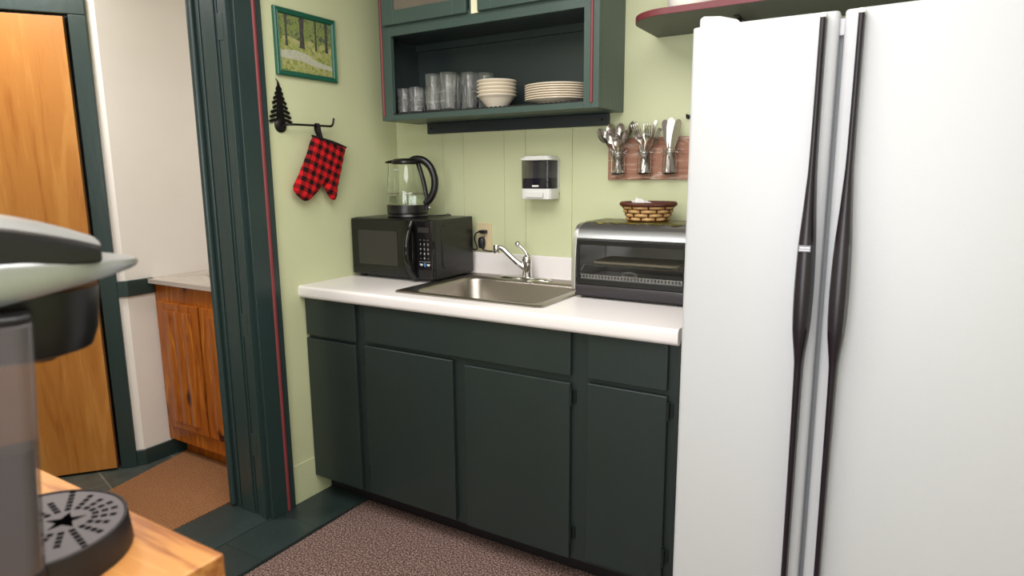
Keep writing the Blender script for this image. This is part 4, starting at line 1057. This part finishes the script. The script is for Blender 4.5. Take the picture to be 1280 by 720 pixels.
bdg = bx('badge', mat('badge_pewter', (.16, .15, .16, 1), .4, metal=.6), h1, .279, .305, -.0695, -.066, 1.166, 1.181, bevel=.001)
def bmarks(bm):
    for k in range(6): box(bm, .282+k*.0036, .2845+k*.0036, -.0700, -.0694, 1.174, 1.1775)
    box(bm, .281, .303, -.0700, -.0694, 1.1695, 1.171)
one('raised_lettering', M['silver_plastic'], bdg, bmarks)
def hcap(bm): prism(bm, [(.012, 1.6903), (.012, 1.712), (.02, 1.718), (.06, 1.714), (.10, 1.702), (.11, 1.6903)], (.02, .10), lambda u, v, w: (u, w, v))
one('hinge_cover', mat('hinge_cover_plastic', rgb(186, 187, 186), .4), fr, hcap, bevel=.003)

# ------------------------------------------------------------------ coffee maker on its side table
TX0, TX1, TY0, TY1, TZ = .75, 1.472, -2.55, -2.005, .95
tb = thing('side_table', 'thick oiled wood topped side table in the lower left foreground', 'table', (TX0, TY0, 0))
bx('table_top', M['table_wood'], tb, 0, TX1-TX0, 0, TY1-TY0, TZ-.042, TZ, bevel=.003)
def apron(bm):
    w_, d_ = TX1-TX0, TY1-TY0
    box(bm, .03, w_-.01, .03, .05, .80, TZ-.042); box(bm, .03, w_-.01, d_-.03, d_-.01, .80, TZ-.042); box(bm, .03, .05, .05, d_-.03, .80, TZ-.042); box(bm, w_-.03, w_-.01, .05, d_-.03, .80, TZ-.042)
one('apron', M['table_dark'], tb, apron)
for x in (.05, TX1-TX0-.07):
    for y in (.05, TY1-TY0-.07): bx('leg', M['table_dark'], tb, x, x+.05, y, y+.05, -.012, .80, bevel=.002)

cm = thing('coffee_maker', 'black and silver pod coffee maker cut off by the left edge', 'coffee maker', (1.321, -2.086, TZ+.0005), math.atan2(.9326, .361)-PI/2)
# local frame: +Y is the machine's front, +X its side facing the camera
def ssh(w_, y0, yf, z0, z1, r, n=16):     # D-shaped slab: straight sides, rounded front
    return [(-w_, y0), (w_, y0)]+[(w_*math.cos(a), yf-r+r*math.sin(a)) for a in [PI*k/n for k in range(n+1)]]
def dslab(w_, y0, yf, r, z0, z1): return lambda bm: prism(bm, ssh(w_, y0, yf, z0, z1, r), (z0, z1), lambda u, v, w: (u, v, w))
one('base', M['black'], cm, dslab(.092, -.30, -.05, .03, .0, .05), bevel=.006)
def dt(bm):
    pr = ssh(.088, -.075, .058, 0, 0, .085, 20)
    lo = [bm.verts.new((u*1.04, v*1.05, .0)) for u, v in pr]; mi = [bm.verts.new((u*1.02, v*1.02, .022)) for u, v in pr]; hi = [bm.verts.new((u, v, .034)) for u, v in pr]
    h2_ = [bm.verts.new((u*.955, (v-0)*.955, .0345)) for u, v in pr]; h3 = [bm.verts.new((u*.95, v*.95, .031)) for u, v in pr]
    n = len(pr)
    for A, B in ((lo, mi), (mi, hi), (hi, h2_), (h2_, h3)):
        for k in range(n): bm.faces.new((A[k], A[(k+1) % n], B[(k+1) % n], B[k]))
    bm.faces.new(h3); bm.faces.new(lo[::-1])
dtp = one('drip_tray', M['black_matte'], cm, dt, smooth=40)
one('grate', M['grey_tray'], dtp, lambda bm: prism(bm, [(u*.945, v*.945) for u, v in ssh(.088, -.075, .058, 0, 0, .085, 20)], (.031, .0332), lambda u, v, w: (u, v, w)))
def holes(bm):
    for k in range(18):
        a = 2*PI*k/18
        for j in range(4 if k % 2 else 6):
            r = .028+j*.0088
            x, y = r*math.sin(a), r*math.cos(a)
            if y > .047 or abs(x) > .078 or y < -.065 or (y > .02 and math.hypot(x, y+.03) > .078): continue
            c, s = math.sin(a), math.cos(a)
            q = [(x+c*p-s*t, y+s*p+c*t) for p, t in ((-.0032, -.0030), (.0032, -.0030), (.0032, .0030), (-.0032, .0030))]
            prism(bm, q, (.0330, .03335), lambda u, v, w: (u, v, w))
    prism(bm, [((.020 if k % 2 == 0 else .008)*math.sin(PI*k/5), (.020 if k % 2 == 0 else .008)*math.cos(PI*k/5)) for k in range(10)], (.0330, .0334), lambda u, v, w: (u, v, w))
one('grate_holes', M['hole'], dtp, holes)
one('column', M['black'], cm, lambda bm: box(bm, -.085, .06, -.24, -.075, .05, .26), bevel=.012)
# brew head: black, narrowing downwards
def head(bm):
    rings = []
    for sc, z, yo in ((.60, .219, -.012), (.80, .220, -.004), (.91, .224, .0), (.97, .242, .001), (1.0, .285, .003)):
        rings.append([bm.verts.new((u*sc, (v+.04)*sc-.04+yo, z)) for u, v in ssh(.062, -.10, .054, 0, 0, .062, 18)])
    for a, b in zip(rings, rings[1:]):
        n = len(a)
        for k in range(n): bm.faces.new((a[k], a[(k+1) % n], b[(k+1) % n], b[k]))
    bm.faces.new(rings[0][::-1]); bm.faces.new(rings[-1])
one('brew_head', M['black'], cm, head, smooth=40)
one('spout', M['hole'], cm, lambda bm: lathe(bm, [(0, .211), (.012, .211), (.018, .2195), (0, .2195)], (0, .0, 0), 16), smooth=40)
# silver band ending in a lift handle
def band(bm):
    pr = []; n = 26
    out = [(-.083, -.26)]+[(.083*math.cos(PI-PI*k/n)*1.0, 0) for k in ()]
    side = lambda s: [(s*.083, -.26), (s*.083, -.06), (s*.079, -.01), (s*.068, .032), (s*.050, .064), (s*.030, .084), (s*.012, .0925)]
    ol_ = side(-1)+[(0, .094)]+side(1)[::-1]
    sm = bez([(a, b, 0) for a, b in ol_], 70)
    rings = [[], [], [], []]
    for p in sm:
        t = max(0, min(1, (p.y+.03)/.124)); top = .318-.010*t*t; bot = .281+.021*t
        rings[0].append(bm.verts.new((p.x*.97, p.y*.985, bot))); rings[1].append(bm.verts.new((p.x, p.y, bot+.004)))
        rings[2].append(bm.verts.new((p.x, p.y, top-.004))); rings[3].append(bm.verts.new((p.x*.96, p.y*.98, top)))
    for a, b in zip(rings, rings[1:]):
        for k in range(len(a)-1): bm.faces.new((a[k], a[k+1], b[k+1], b[k]))
    bm.faces.new(rings[3]); bm.faces.new(rings[0][::-1])
    bm.faces.new([r[0] for r in rings][::-1]); bm.faces.new([r[-1] for r in rings])
one('handle_band', M['silver_plastic'], cm, band, smooth=50)
def lid(bm):
    rings = []
    for k in range(15):
        y = -.25+.307*k/14; t = max(0, (y+.05)/.107); top = .361-.030*t**1.6; w_ = .078-.016*t**2
        rings.append([bm.verts.new((u*w_, y, .312+(top-.312)*v)) for u, v in ((-1, 0), (-1, .5), (-.92, .85), (-.6, .98), (0, 1.02), (.6, .98), (.92, .85), (1, .5), (1, 0))])
    for a, b in zip(rings, rings[1:]):
        for k in range(9): bm.faces.new((a[k], a[(k+1) % 9], b[(k+1) % 9], b[k]))
    bm.faces.new(rings[0]); bm.faces.new(rings[-1][::-1])
one('lid', M['black'], cm, lid, bevel=.003, smooth=50)
def lidtrim(bm):
    rings = []
    for k in range(15):
        y = -.25+.307*k/14; t = max(0, (y+.05)/.107); top = .361-.030*t**1.6; w_ = .078-.016*t**2
        rings.append([bm.verts.new((u*w_, y, .312+(top-.312)*v)) for u, v in ((.935, .80), (.95, .86), (.62, 1.01), (0, 1.05), (-.62, 1.01), (-.95, .86), (-.935, .80), (-.6, .98), (0, 1.0), (.6, .98))])
    for a, b in zip(rings, rings[1:]):
        for k in range(10): bm.faces.new((a[k], a[(k+1) % 10], b[(k+1) % 10], b[k]))
    bm.faces.new(rings[0]); bm.faces.new(rings[-1][::-1])
one('lid_trim', M['silver_plastic'], cm, lidtrim, smooth=50)
# smoky water tank on the near side
def tank(bm): prism(bm, [(.066, -.24), (.104, -.235)]+arcpts(.092, -.034, .014, 0, PI/2, 5)+[(.066, -.02)], (.035, .268), lambda u, v, w: (u, v+.016*(w-.03)/.24, w))
one('water_tank', M['tank'], cm, tank, bevel=.004, smooth=40)
one('tank_water', M['black_matte'], cm, lambda bm: prism(bm, [(.069, -.236), (.101, -.232), (.101, -.034), (.095, -.024), (.069, -.023)], (.038, .152), lambda u, v, w: (u, v+.016*(w-.03)/.24, w)))
one('tank_lid', M['black'], cm, lambda bm: prism(bm, [(.064, -.242), (.106, -.238), (.106, -.03), (.096, -.02), (.064, -.02)], (.268, .275), lambda u, v, w: (u, v+.016, w)), bevel=.003)
one('tank_base', M['black_matte'], cm, lambda bm: prism(bm, [(.06, -.25), (.105, -.24), (.105, -.034), (.093, -.019), (.06, -.019)], (.0, .035), lambda u, v, w: (u, v, w)), bevel=.004)

# ------------------------------------------------------------------ lights
def area(name, loc, rot, sx, sy, pw, col=(1, 1, 1)):
    l = bpy.data.lights.new(name, 'AREA'); l.shape = 'RECTANGLE'; l.size = sx; l.size_y = sy; l.energy = pw; l.color = col
    o = bpy.data.objects.new(name, l); C.objects.link(o); o.location = loc; o.rotation_euler = rot; return o
area('bounce_flash_light', (1.35, -1.7, HC-.06), (0, 0, 0), 1.7, 1.7, 32, (1, .975, .965))  # added soft panel standing for flash bounced off the ceiling
area('frontal_fill_light', (1.7, YF-.15, 1.3), (math.radians(-90), 0, math.radians(180)), 1.6, 1.7, 32, (1, .98, .98))  # added frontal fill, set in the invented opening behind the camera
area('hall_light', (-.72, -1.45, HC-.06), (0, 0, 0), .4, .4, 15, (1, .965, .93))
fx = thing('ceiling_light_panel', 'added square white panel for bounced flash under the kitchen ceiling, above the aisle', 'lamp', (1.35, -1.7, HC))
bx('light_panel_housing', M['white_plastic'], fx, -.88, .88, -.88, .88, -.05, -.001, bevel=.005)  # unseen housing added above the bounced-flash panel
fx2 = thing('ceiling_light_panel', 'small square ceiling lamp of the hallway', 'lamp', (-.72, -1.45, HC))
bx('light_panel_housing', M['white_plastic'], fx2, -.22, .22, -.22, .22, -.05, -.001, bevel=.005)

wd = bpy.data.worlds.new('world'); bpy.context.scene.world = wd; wd.use_nodes = True
wd.node_tree.nodes['Background'].inputs[0].default_value = (.85, .92, 1, 1); wd.node_tree.nodes['Background'].inputs[1].default_value = 1.0
vs = bpy.context.scene.view_settings
vs.view_transform = 'Standard'; vs.look = 'None'; vs.gamma = 1; vs.use_curve_mapping = False; vs.exposure = .52
